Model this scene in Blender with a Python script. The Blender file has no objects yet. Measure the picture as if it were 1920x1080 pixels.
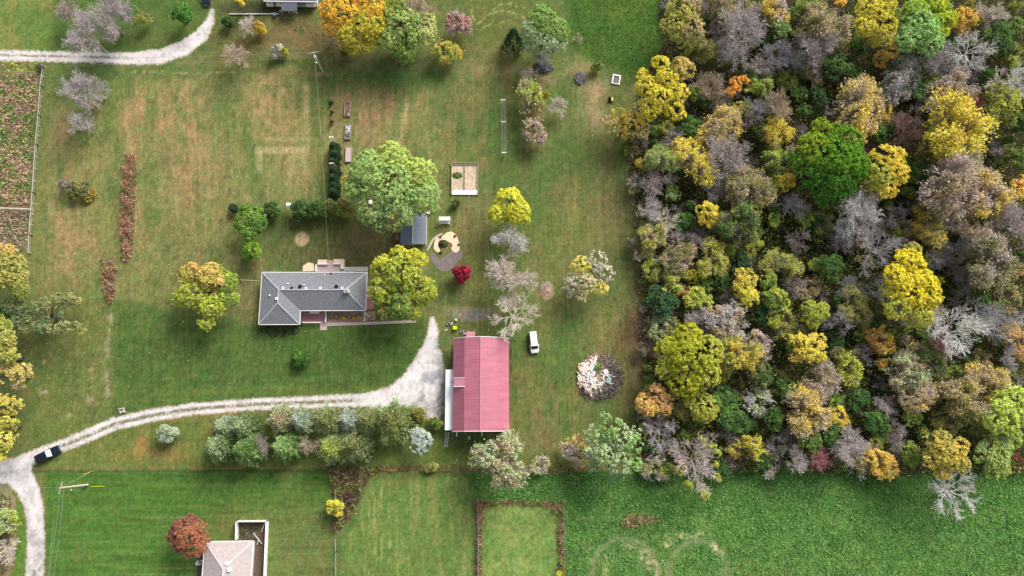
import bpy, bmesh, math, random
import numpy as np
from mathutils import Vector, Matrix

# ------------------------------------------------------------------ camera
PX_F, PX_CX, PX_CY, NADX, NADY, CAM_H = 1280.0, 960.0, 540.0, 915.0, 805.0, 160.0
_d = np.array([NADX-PX_CX, -(NADY-PX_CY), -PX_F]); _d /= np.linalg.norm(_d)
_zw = -_d
_yw = np.array([0., 1., 0.]) - _zw*_zw[1]; _yw /= np.linalg.norm(_yw)
_xw = np.cross(_yw, _zw)
ROT = np.array([_xw, _yw, _zw])                      # camera axes -> world axes
scene = bpy.context.scene
cam_d = bpy.data.cameras.new('camera'); cam = bpy.data.objects.new('camera', cam_d)
scene.collection.objects.link(cam); scene.camera = cam
cam_d.sensor_width = 36; cam_d.lens = 36*PX_F/1920; cam_d.clip_start = 1; cam_d.clip_end = 6000
cam.matrix_world = Matrix.LocRotScale(Vector((0, 0, CAM_H)), Matrix(ROT.tolist()), None)

# ------------------------------------------------------------------ light
SUN_AZ = (0.60, 0.80)         # ground direction towards the sun (x, y)
SUN_EL = math.radians(38)
world = bpy.data.worlds.new('World'); scene.world = world; world.use_nodes = True
wn = world.node_tree; bg = wn.nodes['Background']
sky = wn.nodes.new('ShaderNodeTexSky'); sky.sky_type = 'NISHITA'; sky.sun_disc = False
sky.sun_elevation = SUN_EL; sky.sun_rotation = math.atan2(SUN_AZ[0], SUN_AZ[1])
sky.dust_density = 3.0; sky.ozone_density = 0.6
hs = wn.nodes.new('ShaderNodeHueSaturation'); hs.inputs['Saturation'].default_value = 0.35   # thin overcast
wn.links.new(sky.outputs[0], hs.inputs['Color']); wn.links.new(hs.outputs[0], bg.inputs['Color'])
bg.inputs['Strength'].default_value = 0.13
sun_d = bpy.data.lights.new('sun', 'SUN'); sun = bpy.data.objects.new('sun', sun_d)
scene.collection.objects.link(sun)
sun_d.energy = 3.3; sun_d.angle = math.radians(32); sun_d.color = (1, .965, .91)
_sd = Vector((SUN_AZ[0]*math.cos(SUN_EL), SUN_AZ[1]*math.cos(SUN_EL), math.sin(SUN_EL)))
sun.rotation_euler = _sd.to_track_quat('Z', 'Y').to_euler(); sun.location = (0, 0, 200)
scene.view_settings.view_transform = 'Standard'; scene.view_settings.look = 'None'
scene.view_settings.gamma = 1; scene.view_settings.use_curve_mapping = False
scene.view_settings.exposure = 0.40
scene.cycles.max_bounces = 5; scene.cycles.diffuse_bounces = 2; scene.cycles.glossy_bounces = 2
scene.cycles.transmission_bounces = 2; scene.cycles.transparent_max_bounces = 4

# ------------------------------------------------------------------ helpers
def P(px, py, z=0.0):
    """where the sight line of a photo point meets height z"""
    d = ROT @ np.array([px-PX_CX, -(py-PX_CY), -PX_F])
    t = (z-CAM_H)/d[2]
    return Vector((d[0]*t, d[1]*t, z))
def to_px(X, Y, Z=0.0):
    V = np.stack([X, Y, np.zeros_like(X)+Z-CAM_H], -1) @ ROT
    return PX_CX + PX_F*V[..., 0]/-V[..., 2], PX_CY - PX_F*V[..., 1]/-V[..., 2]
def mpp(px, py, z=0.0):
    return (P(px+1, py, z)-P(px, py, z)).length
def lin(c):
    c = np.asarray(c, float)/255.
    return np.where(c <= .04045, c/12.92, ((c+.055)/1.055)**2.4)
def L4(c, k=1.0):
    r = np.clip(lin(c)*k, 0, .92); return (float(r[0]), float(r[1]), float(r[2]), 1.0)

_T = {}
def vnoise(x, y, seed=0):
    if seed not in _T: _T[seed] = np.random.RandomState(seed+11).rand(256, 256)
    t = _T[seed]; xi = np.floor(x).astype(int); yi = np.floor(y).astype(int)
    fx = x-xi; fy = y-yi; fx = fx*fx*(3-2*fx); fy = fy*fy*(3-2*fy)
    a = t[xi & 255, yi & 255]; b = t[(xi+1) & 255, yi & 255]; c = t[xi & 255, (yi+1) & 255]; d = t[(xi+1) & 255, (yi+1) & 255]
    return (a*(1-fx)+b*fx)*(1-fy)+(c*(1-fx)+d*fx)*fy
def fbm(x, y, seed=0, octv=4):
    s = 0; a = .5; n = 0
    for i in range(octv):
        s = s+a*vnoise(x*2**i+17.3*i, y*2**i+5.1*i, seed+i*7); n += a; a *= .55
    return s/n
def sm(a, b, x): t = np.clip((x-a)/(b-a), 0, 1); return t*t*(3-2*t)
def blob(x, y, cx, cy, rx, ry, p=2): return np.exp(-((np.abs(x-cx)/rx)**p+(np.abs(y-cy)/ry)**p))
def sd_poly(x, y, pts):
    """signed distance to a polygon, positive inside"""
    d = np.full(x.shape, 1e9); ins = np.zeros(x.shape, bool); n = len(pts)
    for i in range(n):
        x0, y0 = pts[i]; x1, y1 = pts[(i+1) % n]; ex, ey = x1-x0, y1-y0
        t = np.clip(((x-x0)*ex+(y-y0)*ey)/(ex*ex+ey*ey+1e-9), 0, 1)
        d = np.minimum(d, np.hypot(x-x0-t*ex, y-y0-t*ey))
        c = ((y0 > y) != (y1 > y)) & (x < ex*(y-y0)/(ey+(1e-9 if ey == 0 else 0))+x0); ins ^= c
    return np.where(ins, d, -d)
def sd_line(x, y, pts):
    """pts (x, y, width): returns (half width - distance, signed side offset, distance)"""
    best = np.full(x.shape, -1e9); off = np.zeros(x.shape); dd = np.full(x.shape, 1e9)
    for (x0, y0, w0), (x1, y1, w1) in zip(pts[:-1], pts[1:]):
        ex, ey = x1-x0, y1-y0; l = math.hypot(ex, ey)
        t = np.clip(((x-x0)*ex+(y-y0)*ey)/(l*l+1e-9), 0, 1)
        d = np.hypot(x-x0-t*ex, y-y0-t*ey); m = (w0+(w1-w0)*t)/2-d
        s = ((x-x0)*ey-(y-y0)*ex)/l
        u = m > best; best = np.where(u, m, best); off = np.where(u, s, off); dd = np.minimum(dd, d)
    return best, off, dd

COL = scene.collection
def link(name, me, m=None, parent=None):
    o = bpy.data.objects.new(name, me); COL.objects.link(o)
    if parent: o.parent = parent
    if m is not None and me is not None and not me.materials: me.materials.append(m)
    return o
def empty(name, loc, rz=0.0):
    o = bpy.data.objects.new(name, None); COL.objects.link(o); o.location = loc; o.rotation_euler = (0, 0, rz)
    o.empty_display_size = .5
    return o
def tag(o, label=None, cat=None, group=None, kind=None):
    if label: o['label'] = label
    if cat: o['category'] = cat
    if group: o['group'] = group
    if kind: o['kind'] = kind
    return o
def mesh_quads(name, V, nv=4, col=None, fl=None, mat=None):
    """V (N, nv, 3): separate faces; col (N,3) per face colour; fl dict of per-face floats"""
    N = len(V); me = bpy.data.meshes.new(name)
    me.vertices.add(N*nv); me.vertices.foreach_set('co', V.reshape(-1).astype(np.float32))
    me.loops.add(N*nv); me.loops.foreach_set('vertex_index', np.arange(N*nv, dtype=np.int32))
    me.polygons.add(N); me.polygons.foreach_set('loop_start', np.arange(N, dtype=np.int32)*nv)
    if col is not None:
        a = me.attributes.new('Col', 'FLOAT_COLOR', 'FACE'); c = np.ones((N, 4), np.float32); c[:, :3] = col
        a.data.foreach_set('color', c.reshape(-1))
    for k, v in (fl or {}).items():
        a = me.attributes.new(k, 'FLOAT', 'FACE'); a.data.foreach_set('value', np.asarray(v, np.float32))
    me.update(calc_edges=True)
    if mat: me.materials.append(mat)
    return me
def poly(name, verts, faces, m, parent=None, smooth=False):
    me = bpy.data.meshes.new(name); me.from_pydata([tuple(v) for v in verts], [], faces); me.update()
    if smooth: me.polygons.foreach_set('use_smooth', [True]*len(me.polygons))
    return link(name, me, m, parent)
class MB:
    """collects boxes, tubes and discs into one mesh"""
    def __init__(s): s.v = []; s.f = []
    def add(s, vs, fs):
        b = len(s.v); s.v += [tuple(v) for v in vs]; s.f += [tuple(i+b for i in f) for f in fs]; return s
    def box(s, x0, x1, y0, y1, z0, z1):
        return s.add([(x0,y0,z0),(x1,y0,z0),(x1,y1,z0),(x0,y1,z0),(x0,y0,z1),(x1,y0,z1),(x1,y1,z1),(x0,y1,z1)],
                     [(3,2,1,0),(4,5,6,7),(0,1,5,4),(1,2,6,5),(2,3,7,6),(3,0,4,7)])
    def bar(s, a, b, w, h=None, up=(0,0,1)):
        a = Vector(a); b = Vector(b); h = h or w; d = (b-a).normalized(); u = Vector(up)
        if abs(d.dot(u)) > .98: u = Vector((1,0,0))
        r = d.cross(u).normalized(); u = r.cross(d).normalized(); r = r*w/2; u = u*h/2
        return s.add([a-r-u, a+r-u, a+r+u, a-r+u, b-r-u, b+r-u, b+r+u, b-r+u],
                     [(3,2,1,0),(4,5,6,7),(0,1,5,4),(1,2,6,5),(2,3,7,6),(3,0,4,7)])
    def tube(s, pts, r, n=6, r2=None):
        pts = [Vector(p) for p in pts]; r2 = r if r2 is None else r2; rings = []
        for i, p in enumerate(pts):
            d = (pts[min(i+1, len(pts)-1)]-pts[max(i-1, 0)]).normalized()
            u = Vector((0,0,1)) if abs(d.z) < .9 else Vector((1,0,0)); a = d.cross(u).normalized(); b = a.cross(d)
            rr = r+(r2-r)*i/max(1, len(pts)-1)
            rings.append([p+(a*math.cos(2*math.pi*k/n)+b*math.sin(2*math.pi*k/n))*rr for k in range(n)])
        vs = [v for g in rings for v in g]
        fs = [(i*n+k, i*n+(k+1) % n, (i+1)*n+(k+1) % n, (i+1)*n+k) for i in range(len(pts)-1) for k in range(n)]
        fs += [tuple(range(n))[::-1], tuple((len(pts)-1)*n+k for k in range(n))]
        return s.add(vs, fs)
    def disc(s, x, y, z0, z1, r, n=14, ry=None, wob=0, seed=0, r1=None):
        rg = random.Random(seed); ry = ry or r; ks = [1+wob*(rg.random()-.5) for _ in range(n)]; q = (r1/r if r1 is not None else 1)
        vs = [(x+r*ks[k]*math.cos(2*math.pi*k/n), y+ry*ks[k]*math.sin(2*math.pi*k/n), z0) for k in range(n)]
        vs += [(x+q*r*ks[k]*math.cos(2*math.pi*k/n), y+q*ry*ks[k]*math.sin(2*math.pi*k/n), z1) for k in range(n)]
        return s.add(vs, [tuple(range(n))[::-1], tuple(range(n, 2*n))]+[(k, (k+1) % n, n+(k+1) % n, n+k) for k in range(n)])
    def build(s, name, m, parent=None, bevel=0):
        o = poly(name, s.v, s.f, m, parent)
        if bevel:
            b = o.modifiers.new('bevel', 'BEVEL'); b.width = bevel; b.segments = 2; b.limit_method = 'ANGLE'
        return o

# ------------------------------------------------------------------ materials
def new_mat(name):
    m = bpy.data.materials.new(name); m.use_nodes = True; nt = m.node_tree
    return m, nt, nt.nodes['Principled BSDF']
def N(nt, t, **kw):
    n = nt.nodes.new(t)
    for k, v in kw.items(): setattr(n, k, v)
    return n
def solid(name, c, rough=.6, metal=0., var=.12, scale=2.0, bump=0., bscale=20., stretch=None, k=1.0, c2=None):
    """a colour broken up by two scales of noise, optional second colour and bump"""
    m, nt, b = new_mat(name); lk = nt.links.new
    tc = N(nt, 'ShaderNodeTexCoord'); mp = N(nt, 'ShaderNodeMapping'); lk(tc.outputs['Object'], mp.inputs['Vector'])
    if stretch: mp.inputs['Scale'].default_value = stretch
    n1 = N(nt, 'ShaderNodeTexNoise'); n1.inputs['Scale'].default_value = scale; n1.inputs['Detail'].default_value = 5; n1.inputs['Roughness'].default_value = .65
    lk(mp.outputs[0], n1.inputs['Vector'])
    mr = N(nt, 'ShaderNodeMapRange'); mr.inputs['From Min'].default_value = .3; mr.inputs['From Max'].default_value = .7
    lk(n1.outputs['Fac'], mr.inputs['Value'])
    mx = N(nt, 'ShaderNodeMix', data_type='RGBA'); a = L4(c, k)
    mx.inputs[6].default_value = tuple(v*(1-var) for v in a[:3])+(1,)
    mx.inputs[7].default_value = L4(c2, k) if c2 is not None else tuple(min(.92, v*(1+var)) for v in a[:3])+(1,)
    lk(mr.outputs[0], mx.inputs[0]); lk(mx.outputs[2], b.inputs['Base Color'])
    b.inputs['Roughness'].default_value = rough; b.inputs['Metallic'].default_value = metal
    if bump:
        n2 = N(nt, 'ShaderNodeTexNoise'); n2.inputs['Scale'].default_value = bscale; n2.inputs['Detail'].default_value = 3; lk(mp.outputs[0], n2.inputs['Vector'])
        bp = N(nt, 'ShaderNodeBump'); bp.inputs['Strength'].default_value = bump; bp.inputs['Distance'].default_value = .05
        lk(n2.outputs['Fac'], bp.inputs['Height']); lk(bp.outputs[0], b.inputs['Normal'])
    return m
def leaf_material(name, tinted, trans=.25):
    m, nt, b = new_mat(name); nt.nodes.remove(b); lk = nt.links.new; out = nt.nodes['Material Output']
    av = N(nt, 'ShaderNodeAttribute', attribute_name='v')
    if tinted:
        oi = N(nt, 'ShaderNodeObjectInfo'); ab = N(nt, 'ShaderNodeAttribute', attribute_type='OBJECT', attribute_name='second_colour')
        aw = N(nt, 'ShaderNodeAttribute', attribute_name='w')
        mx = N(nt, 'ShaderNodeMix', data_type='RGBA'); lk(aw.outputs['Fac'], mx.inputs[0]); lk(oi.outputs['Color'], mx.inputs[6]); lk(ab.outputs['Color'], mx.inputs[7])
        c = mx.outputs[2]
    else:
        c = N(nt, 'ShaderNodeAttribute', attribute_name='Col').outputs['Color']
    ml = N(nt, 'ShaderNodeVectorMath', operation='SCALE'); lk(c, ml.inputs[0])
    ma = N(nt, 'ShaderNodeMath', operation='MULTIPLY_ADD'); ma.inputs[1].default_value = .9; ma.inputs[2].default_value = .55
    lk(av.outputs['Fac'], ma.inputs[0]); lk(ma.outputs[0], ml.inputs['Scale'])
    df = N(nt, 'ShaderNodeBsdfDiffuse'); lk(ml.outputs[0], df.inputs['Color'])
    if trans:
        tr = N(nt, 'ShaderNodeBsdfTranslucent'); lk(ml.outputs[0], tr.inputs['Color'])
        ms = N(nt, 'ShaderNodeMixShader'); ms.inputs[0].default_value = trans
        lk(df.outputs[0], ms.inputs[1]); lk(tr.outputs[0], ms.inputs[2]); lk(ms.outputs[0], out.inputs['Surface'])
    else: lk(df.outputs[0], out.inputs['Surface'])
    return m
M_LEAF = leaf_material('foliage_tinted', True); M_LEAFC = leaf_material('foliage_mixed', False)
M_WOODT = leaf_material('twigs_tinted', True, 0)
M_BRUSH = leaf_material('dry_brush', False, .1)
M_BARK = solid('bark', (105, 92, 80), .9, var=.35, scale=6, bump=.4)

def ground_material(name, gstr=1.0, bump=.5):
    m, nt, b = new_mat(name); lk = nt.links.new
    tc = N(nt, 'ShaderNodeTexCoord')
    col = N(nt, 'ShaderNodeAttribute', attribute_name='Col'); tx = N(nt, 'ShaderNodeAttribute', attribute_name='tex')
    def noise(sc, det, rough=.7, strv=None):
        n = N(nt, 'ShaderNodeTexNoise'); n.inputs['Scale'].default_value = sc; n.inputs['Detail'].default_value = det; n.inputs['Roughness'].default_value = rough
        if strv:
            mp = N(nt, 'ShaderNodeMapping'); mp.inputs['Scale'].default_value = strv; lk(tc.outputs['Object'], mp.inputs['Vector']); lk(mp.outputs[0], n.inputs['Vector'])
        else: lk(tc.outputs['Object'], n.inputs['Vector'])
        return n.outputs['Fac']
    def mr(f, a, c_, lo, hi):
        r = N(nt, 'ShaderNodeMapRange'); r.inputs['From Min'].default_value = a; r.inputs['From Max'].default_value = c_
        r.inputs['To Min'].default_value = lo; r.inputs['To Max'].default_value = hi; lk(f, r.inputs['Value']); return r.outputs[0]
    fine = noise(1.6, 4, .8); mid = noise(.35, 3, .65); st = noise(1.0, 4, .75, (2.2, .55, 1))
    def mul(a, c_):
        x = N(nt, 'ShaderNodeMath', operation='MULTIPLY'); lk(a, x.inputs[0]); lk(c_, x.inputs[1]); return x.outputs[0]
    g = mul(mul(mr(fine, .3, .7, 1-.3*gstr, 1+.3*gstr), mr(mid, .3, .7, .9, 1.1)), mr(st, .3, .7, 1-.17*gstr, 1+.17*gstr))
    one = N(nt, 'ShaderNodeMix', data_type='FLOAT'); lk(tx.outputs['Fac'], one.inputs[0]); one.inputs[2].default_value = 1.0; lk(g, one.inputs[3])
    sc = N(nt, 'ShaderNodeVectorMath', operation='SCALE'); lk(col.outputs['Color'], sc.inputs[0]); lk(one.outputs[0], sc.inputs['Scale'])
    # warm and cool blades
    hn = noise(.9, 3, .8)
    hsn = N(nt, 'ShaderNodeHueSaturation'); lk(mr(hn, .3, .7, .478, .522), hsn.inputs['Hue']); lk(sc.outputs[0], hsn.inputs['Color'])
    lk(hsn.outputs[0], b.inputs['Base Color']); b.inputs['Roughness'].default_value = .95
    b.inputs['Specular IOR Level'].default_value = .1
    bp = N(nt, 'ShaderNodeBump'); bp.inputs['Strength'].default_value = bump; bp.inputs['Distance'].default_value = .25
    lk(fine, bp.inputs['Height']); lk(bp.outputs[0], b.inputs['Normal'])
    return m
M_GROUND = ground_material('turf'); M_GRAVEL = ground_material('gravel_dust', .28, .25)
# ------------------------------------------------------------------ ground plan (photo-plan coordinates)
DRIVE = [(6,886,30),(40,866,26),(90,846,24),(150,823,24),(215,795,25),(280,780,24),(360,767,23),(480,758,23),(600,754,24),(680,750,25),(735,742,34),(775,720,50),(792,690,44),(806,655,32),(812,625,21),(811,600,11)]
APRON = [(690,741),(745,728),(780,700),(800,660),(828,655),(836,700),(836,772),(824,790),(800,784),(775,766),(730,768),(690,766)]
ROADP = [(-60,868),(0,862),(32,858),(60,866),(60,884),(74,915),(82,950),(84,1000),(83,1060),(80,1140),(44,1140),(47,1080),(50,1030),(50,985),(46,955),(34,928),(14,908),(-60,898)]
ND = [(-60,104,22),(0,104,21),(100,106,20),(200,108,21),(250,110,24),(300,106,28),(345,90,30),(378,66,26),(393,42,18),(398,20,9)]
WOODS = [(1236,-60),(1238,90),(1196,170),(1190,235),(1176,262),(1186,330),(1196,400),(1198,470),(1206,560),(1212,640),(1216,700),(1200,770),(1196,850),(1215,880),(1300,884),(1500,884),(1700,888),(2000,890),(2000,-60)]
def rectm(x, y, x0, y0, x1, y1, s=6): return sm(-s, s, np.minimum(np.minimum(x-x0, x1-x), np.minimum(y-y0, y1-y)))
def gcol(x, y):
    c = np.zeros(x.shape+(3,)); tex = np.ones(x.shape)
    def mix(col, m):
        nonlocal c
        m = np.clip(m, 0, 1)[..., None]; c = c*(1-m)+np.array(col, float)*m
    wx = x+14*(fbm(x/40, y/40, 1)-.5); wy = y+14*(fbm(x/40, y/40, 2)-.5)
    nA = fbm(x/60, y/60, 3, 5); nB = fbm(x/22, y/60, 4, 5); nC = fbm(x/9, y/9, 5, 4); nV = fbm(x/7, y/70, 6, 4); nH = fbm(x/90, y/6, 7, 4)
    mix((96,112,66), np.ones_like(x))
    mix((116,122,76), sm(.4, .65, nA)*.8)
    # back field, west of the house
    f = rectm(wx, wy, 78, 150, 935, 560, 25)
    mix((126,130,84), f*.8); mix((88,112,62), f*sm(.5, .68, nB)*.75)
    tanf = np.zeros_like(x)
    for cx, cy, rx, ry, k in [(245,235,16,70,.9),(262,190,12,20,.6),(302,225,12,55,.6),(345,190,40,30,.45),(355,240,26,60,.8),(352,330,30,50,.5),(500,170,30,45,.8),(520,230,30,60,.5),(690,215,40,35,.6),(700,262,26,14,.6),(740,190,60,26,.4),(850,240,22,34,.7),(845,200,30,26,.3),(110,240,14,40,.5),(120,420,22,90,.7),(168,440,18,20,.35),(140,500,40,40,.4),(250,410,12,30,.6),(268,450,20,22,.3),(400,330,50,50,.3),(420,400,60,40,.25),(560,330,22,40,.5),(630,320,10,60,.6),(870,330,18,26,.6),(880,290,26,20,.4),(650,180,30,14,.4),(880,180,20,60,.25),(200,320,30,40,.2)]:
        tanf = tanf+k*blob(wx, wy, cx, cy, rx*1.3, ry*1.2)
    mix((156,132,102), np.clip(tanf*(.15+1.3*sm(.36, .62, nV*.35+nC*.35+fbm(x/18, y/24, 74, 4)*.3)), 0, .85))
    for cx, cy, rx, ry, k in [(720,145,170,16,.8),(930,210,34,60,.7),(640,135,60,10,.6),(860,310,26,30,.5),(800,150,120,30,.5),(905,330,40,40,.5),(840,195,14,30,.5),(820,240,12,30,.5),(270,330,26,20,.4),(120,170,50,40,.5),(200,140,90,20,.5),(420,210,30,60,.35),(330,130,120,14,.5),(560,410,60,30,.6),(580,450,60,40,.5),(500,440,40,40,.4)]:
        mix((82,112,62), k*blob(wx, wy, cx, cy, rx, ry))
    # sandy outline marks and track
    for (a, b_, c_, d_, k) in [(496,257,582,265,.6),(478,276,577,288,.75),(478,280,492,325,.55),(568,262,580,330,.5),(570,160,579,262,.55),(540,290,552,355,.35)]:
        mix((174,163,132), .95*k*rectm(x+3*(nC-.5), y+3*(nC-.5), a, b_, c_, d_, 2.5)*(.6+.6*nC))
    s, o, d = sd_line(x+3*(nC-.5), y, [(764,196,6),(757,225,8),(753,250,9),(750,278,12)]); mix((160,146,112), .8*sm(-2, 2, s))
    # lawn round the house
    f = rectm(wx, wy, 500, 400, 750, 505, 12); mix((84,98,58), f*.8)
    mix((112,98,76), .85*blob(wx, wy, 680, 462, 52, 44, 3)*(.6+.5*nC)); mix((112,98,76), .5*blob(wx, wy, 600, 480, 60, 20))
    mix((176,156,130), sm(-2, 3, 13.5-np.hypot(x-566, y-448)+4*(nC-.5)))
    mix((100,90,62), .8*blob(wx, wy, 735, 440, 14, 50, 3))
    mix((118,108,80), .75*blob(wx, wy, 460, 560, 26, 60, 2)); mix((112,112,74), .6*blob(wx, wy, 335, 480, 80, 60))
    # front lawn
    f = sd_poly(wx, wy, [(205,560),(330,590),(470,610),(560,612),(790,608),(796,640),(775,695),(730,730),(600,745),(400,755),(260,775),(214,790)]); f = sm(-14, 14, f)
    mix((80,106,56), f*.95); mix((70,98,50), f*sm(.45, .6, fbm(x/30, y/16, 9))*.8); mix((96,118,64), f*sm(.5, .7, nH)*.4)
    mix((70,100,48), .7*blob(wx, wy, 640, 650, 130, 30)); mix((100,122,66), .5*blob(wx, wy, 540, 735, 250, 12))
    for x0 in range(215, 460, 15): mix((98,120,68), .22*f*blob(x, y, x0, 660, 3, 120, 2))
    mix((60,88,44), .55*sm(0,1,blob(wx, wy, 565, 688, 26, 12)))  # shade below the round bush, painted into the lawn colour
    mix((120,122,76), .5*blob(wx, wy, 180, 700, 26, 90)); mix((112,116,72), .6*blob(wx, wy, 120, 600, 60, 70))
    mix((92,108,60), .6*blob(wx, wy, 100, 700, 70, 80))
    for cx, cy, rx, ry in [(207,595,3,12),(204,630,3,14),(200,660,4,14),(201,712,4,16),(201,736,4,10),(172,700,4,10),(80,732,8,8),(85,677,5,4),(129,780,5,4),(170,750,6,8)]:
        mix((172,158,142), .85*blob(wx, wy, cx, cy, rx*1.2, ry, 3)*sm(.3, .55, nC))
    # east lawn
    f = sm(-20, 20, sd_poly(wx, wy, [(830,120),(900,90),(1060,140),(1190,180),(1205,560),(1215,860),(850,880),(850,800),(850,600),(790,560),(830,440)]))
    mix((102,114,68), f*.7); mix((84,110,60), f*sm(.45, .65, fbm(x/45, y/80, 12))*.8); mix((124,114,78), f*sm(.5, .68, fbm(x/28, y/90, 13))*.55)
    mix((112,116,72), .8*blob(wx, wy, 1080, 460, 70, 90)); mix((78,106,56), .6*blob(wx, wy, 1050, 300, 60, 50)); mix((122,110,80), .65*blob(wx, wy, 1150, 400, 30, 80))
    mix((126,112,80), .6*blob(wx, wy, 1180, 640, 26, 130)); mix((130,116,84), .5*blob(wx, wy, 900, 410, 40, 50)); mix((84,112,58), .6*blob(wx, wy, 1030, 680, 40, 60))
    mix((128,110,76), .5*blob(wx, wy, 1030, 830, 60, 24)); mix((120,104,76), .6*blob(wx, wy, 1250, 850, 90, 20)); mix((130,104,72), .5*blob(wx, wy, 1085, 735, 8, 14))
    mix((156,132,112), .9*blob(wx, wy, 1194, 640, 11, 70)*(.5+nC)); mix((150,128,108), .7*blob(wx, wy, 1196, 480, 7, 90)*(.4+nC)); mix((140,122,104), .5*blob(wx, wy, 1186, 280, 8, 70))
    mix((150,138,98), .5*blob(x+2*(nC-.5), y, 1079, 365, 3, 40, 3)); mix((146,136,94), .4*blob(x, y, 1066, 390, 3, 40, 3)); mix((148,134,96), .4*blob(wx, wy, 1076, 398, 10, 12))
    for cx, cy, rx, ry, k in [(1120,168,22,16,.95),(1110,200,24,30,.7),(1118,225,16,20,.8),(1090,130,36,18,.5),(1095,165,14,12,.5),(1025,150,20,12,.7),(1025,546,16,22,.0),(1000,200,30,60,.25),(1005,545,24,10,.4),(940,130,60,14,.4),(860,120,60,16,.4)]:
        mix((164,142,116), k*blob(wx, wy, cx, cy, rx, ry)*(.6+.7*nC))
    mix((176,150,132), .95*sm(-2, 3, 17-np.hypot((x-1026)*1.25, y-546)+6*(nC-.5)))
    # trodden strip beside the barn
    mix((116,118,84), .6*blob(wx, wy, 842, 650, 10, 50)); mix((158,134,110), .0*x)
    f = blob(wx, wy, 878, 587, 42, 13, 4); mix((152,138,120), .9*f); mix((128,132,140), .9*blob(wx, wy, 896, 588, 34, 10, 3))
    # top strip
    mix((98,126,66), rectm(wx, wy, -100, -60, 105, 96, 8)*.9); mix((124,130,78), rectm(wx, wy, -100, -60, 105, 96, 8)*sm(.5, .65, nA)*.8)
    mix((78,106,54), rectm(wx, wy, 100, -60, 385, 98, 12)*.85); mix((112,112,74), rectm(wx, wy, 200, 60, 320, 80, 12)*.4)
    mix((88,104,58), rectm(wx, wy, 400, -60, 500, 140, 8)*.8); mix((118,100,74), .85*blob(wx, wy, 560, 70, 110, 34)); mix((118,106,72), .7*blob(wx, wy, 450, 100, 40, 34))
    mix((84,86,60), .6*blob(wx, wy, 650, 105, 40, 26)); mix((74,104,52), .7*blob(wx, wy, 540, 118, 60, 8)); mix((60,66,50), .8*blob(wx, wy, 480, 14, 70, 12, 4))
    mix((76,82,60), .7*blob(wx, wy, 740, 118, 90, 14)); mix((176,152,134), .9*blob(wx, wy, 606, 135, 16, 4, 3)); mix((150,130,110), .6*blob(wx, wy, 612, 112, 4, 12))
    mix((128,112,84), .6*blob(wx, wy, 570, 138, 60, 5)); mix((96,108,62), rectm(wx, wy, 830, -60, 1000, 120, 20)*.8); mix((124,116,76), .5*blob(wx, wy, 930, 95, 50, 16))
    f = sm(-14, 14, sd_poly(wx, wy, [(1050,-60),(1245,-60),(1245,110),(1190,150),(1150,135),(1100,110),(1070,70)])); mix((68,102,44), f*.95); mix((92,112,50), f*sm(.5, .66, nA)*.6)
    for pts in [[(882,0),(885,30),(893,46),(903,40)],[(900,12),(912,20),(925,18),(938,8),(960,6)],[(900,42),(915,28),(935,20),(960,22)],[(900,60),(905,52),(925,44),(958,38)],[(960,8),(985,15)],[(962,24),(984,33)]]:
        s, o, d = sd_line(x, y, [(a, b_, 2.6) for a, b_ in pts]); mix((170,168,116), .7*sm(-1.6, 1, s)*sm(.3, .55, vnoise(x/4, y/4, 42)))
    # strip under the pine row
    f = rectm(wx, wy, 90, 788, 850, 874, 6)*sm(-4, 6, -sd_line(x, y, DRIVE)[0]); mix((100,118,62), f*.8)
    for cx, cy, rx, ry, k in [(265,830,14,22,.8),(320,860,20,8,.7),(310,845,60,16,.35),(400,820,14,22,.5),(330,785,60,6,.5),(650,773,60,6,.7),(430,775,60,5,.5),(240,850,50,16,.3)]:
        mix((158,122,80), k*blob(wx, wy, cx, cy, rx, ry))
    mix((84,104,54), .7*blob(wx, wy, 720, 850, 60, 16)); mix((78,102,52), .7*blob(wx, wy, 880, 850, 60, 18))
    # neighbour's lawn, mown across
    f = rectm(x, y, 86, 882, 628, 1160, 5); stripe = .5+.5*np.sin((y+1.2*(nA-.5)*8)*2*math.pi/22)
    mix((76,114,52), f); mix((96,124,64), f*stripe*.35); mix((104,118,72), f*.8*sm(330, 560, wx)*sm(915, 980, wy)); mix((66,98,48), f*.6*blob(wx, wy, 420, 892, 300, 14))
    for yy in (950, 970, 988, 1003, 1016, 1034, 1046, 1065, 1076): mix((146,160,108), f*.5*blob(x, y, 250+((yy*37) % 90), yy, 130, 1.6, 2)*sm(.42, .6, nH))
    mix((120,112,74), .5*blob(wx, wy, 430, 990, 60, 30)); mix((118,114,78), .5*blob(wx, wy, 155, 1040, 18, 14))
    mix((122,114,72), f*.5*sm(.5, .7, nV)*sm(480, 560, wx))
    # hay strip, mown lengthways
    f = sm(-4, 4, sd_poly(x, y, [(636,1160),(640,1010),(664,985),(682,930),(694,900),(760,892),(876,894),(884,960),(886,1160)]))
    mix((98,126,68), f*.95); mix((126,138,84), f*sm(.5, .64, nV)*.7); mix((118,114,74), f*.5*sm(.55, .68, nA))
    for xx in (692, 702, 716, 729, 733, 745, 770): mix((160,172,118), f*.55*blob(x, y, xx+4*(nA-.5), 1000, 1.6, 110, 2)*sm(.4, .6, vnoise(x/5, y/14, 33)))
    mix((78,112,56), .6*sm(-8, 0, sd_poly(x, y, [(636,1160),(640,1010),(664,985),(682,930),(694,900),(760,892),(876,894),(884,960),(886,1160)]))*(1-f)*rectm(x, y, 620, 880, 900, 1160, 3))
    # meadow
    f = np.maximum(rectm(x, y, 1060, 884, 2100, 1200, 4), rectm(x, y, 884, 888, 1062, 944, 3)); f = np.maximum(f, rectm(x, y, 1040, 944, 1062, 1200, 3))
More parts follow.
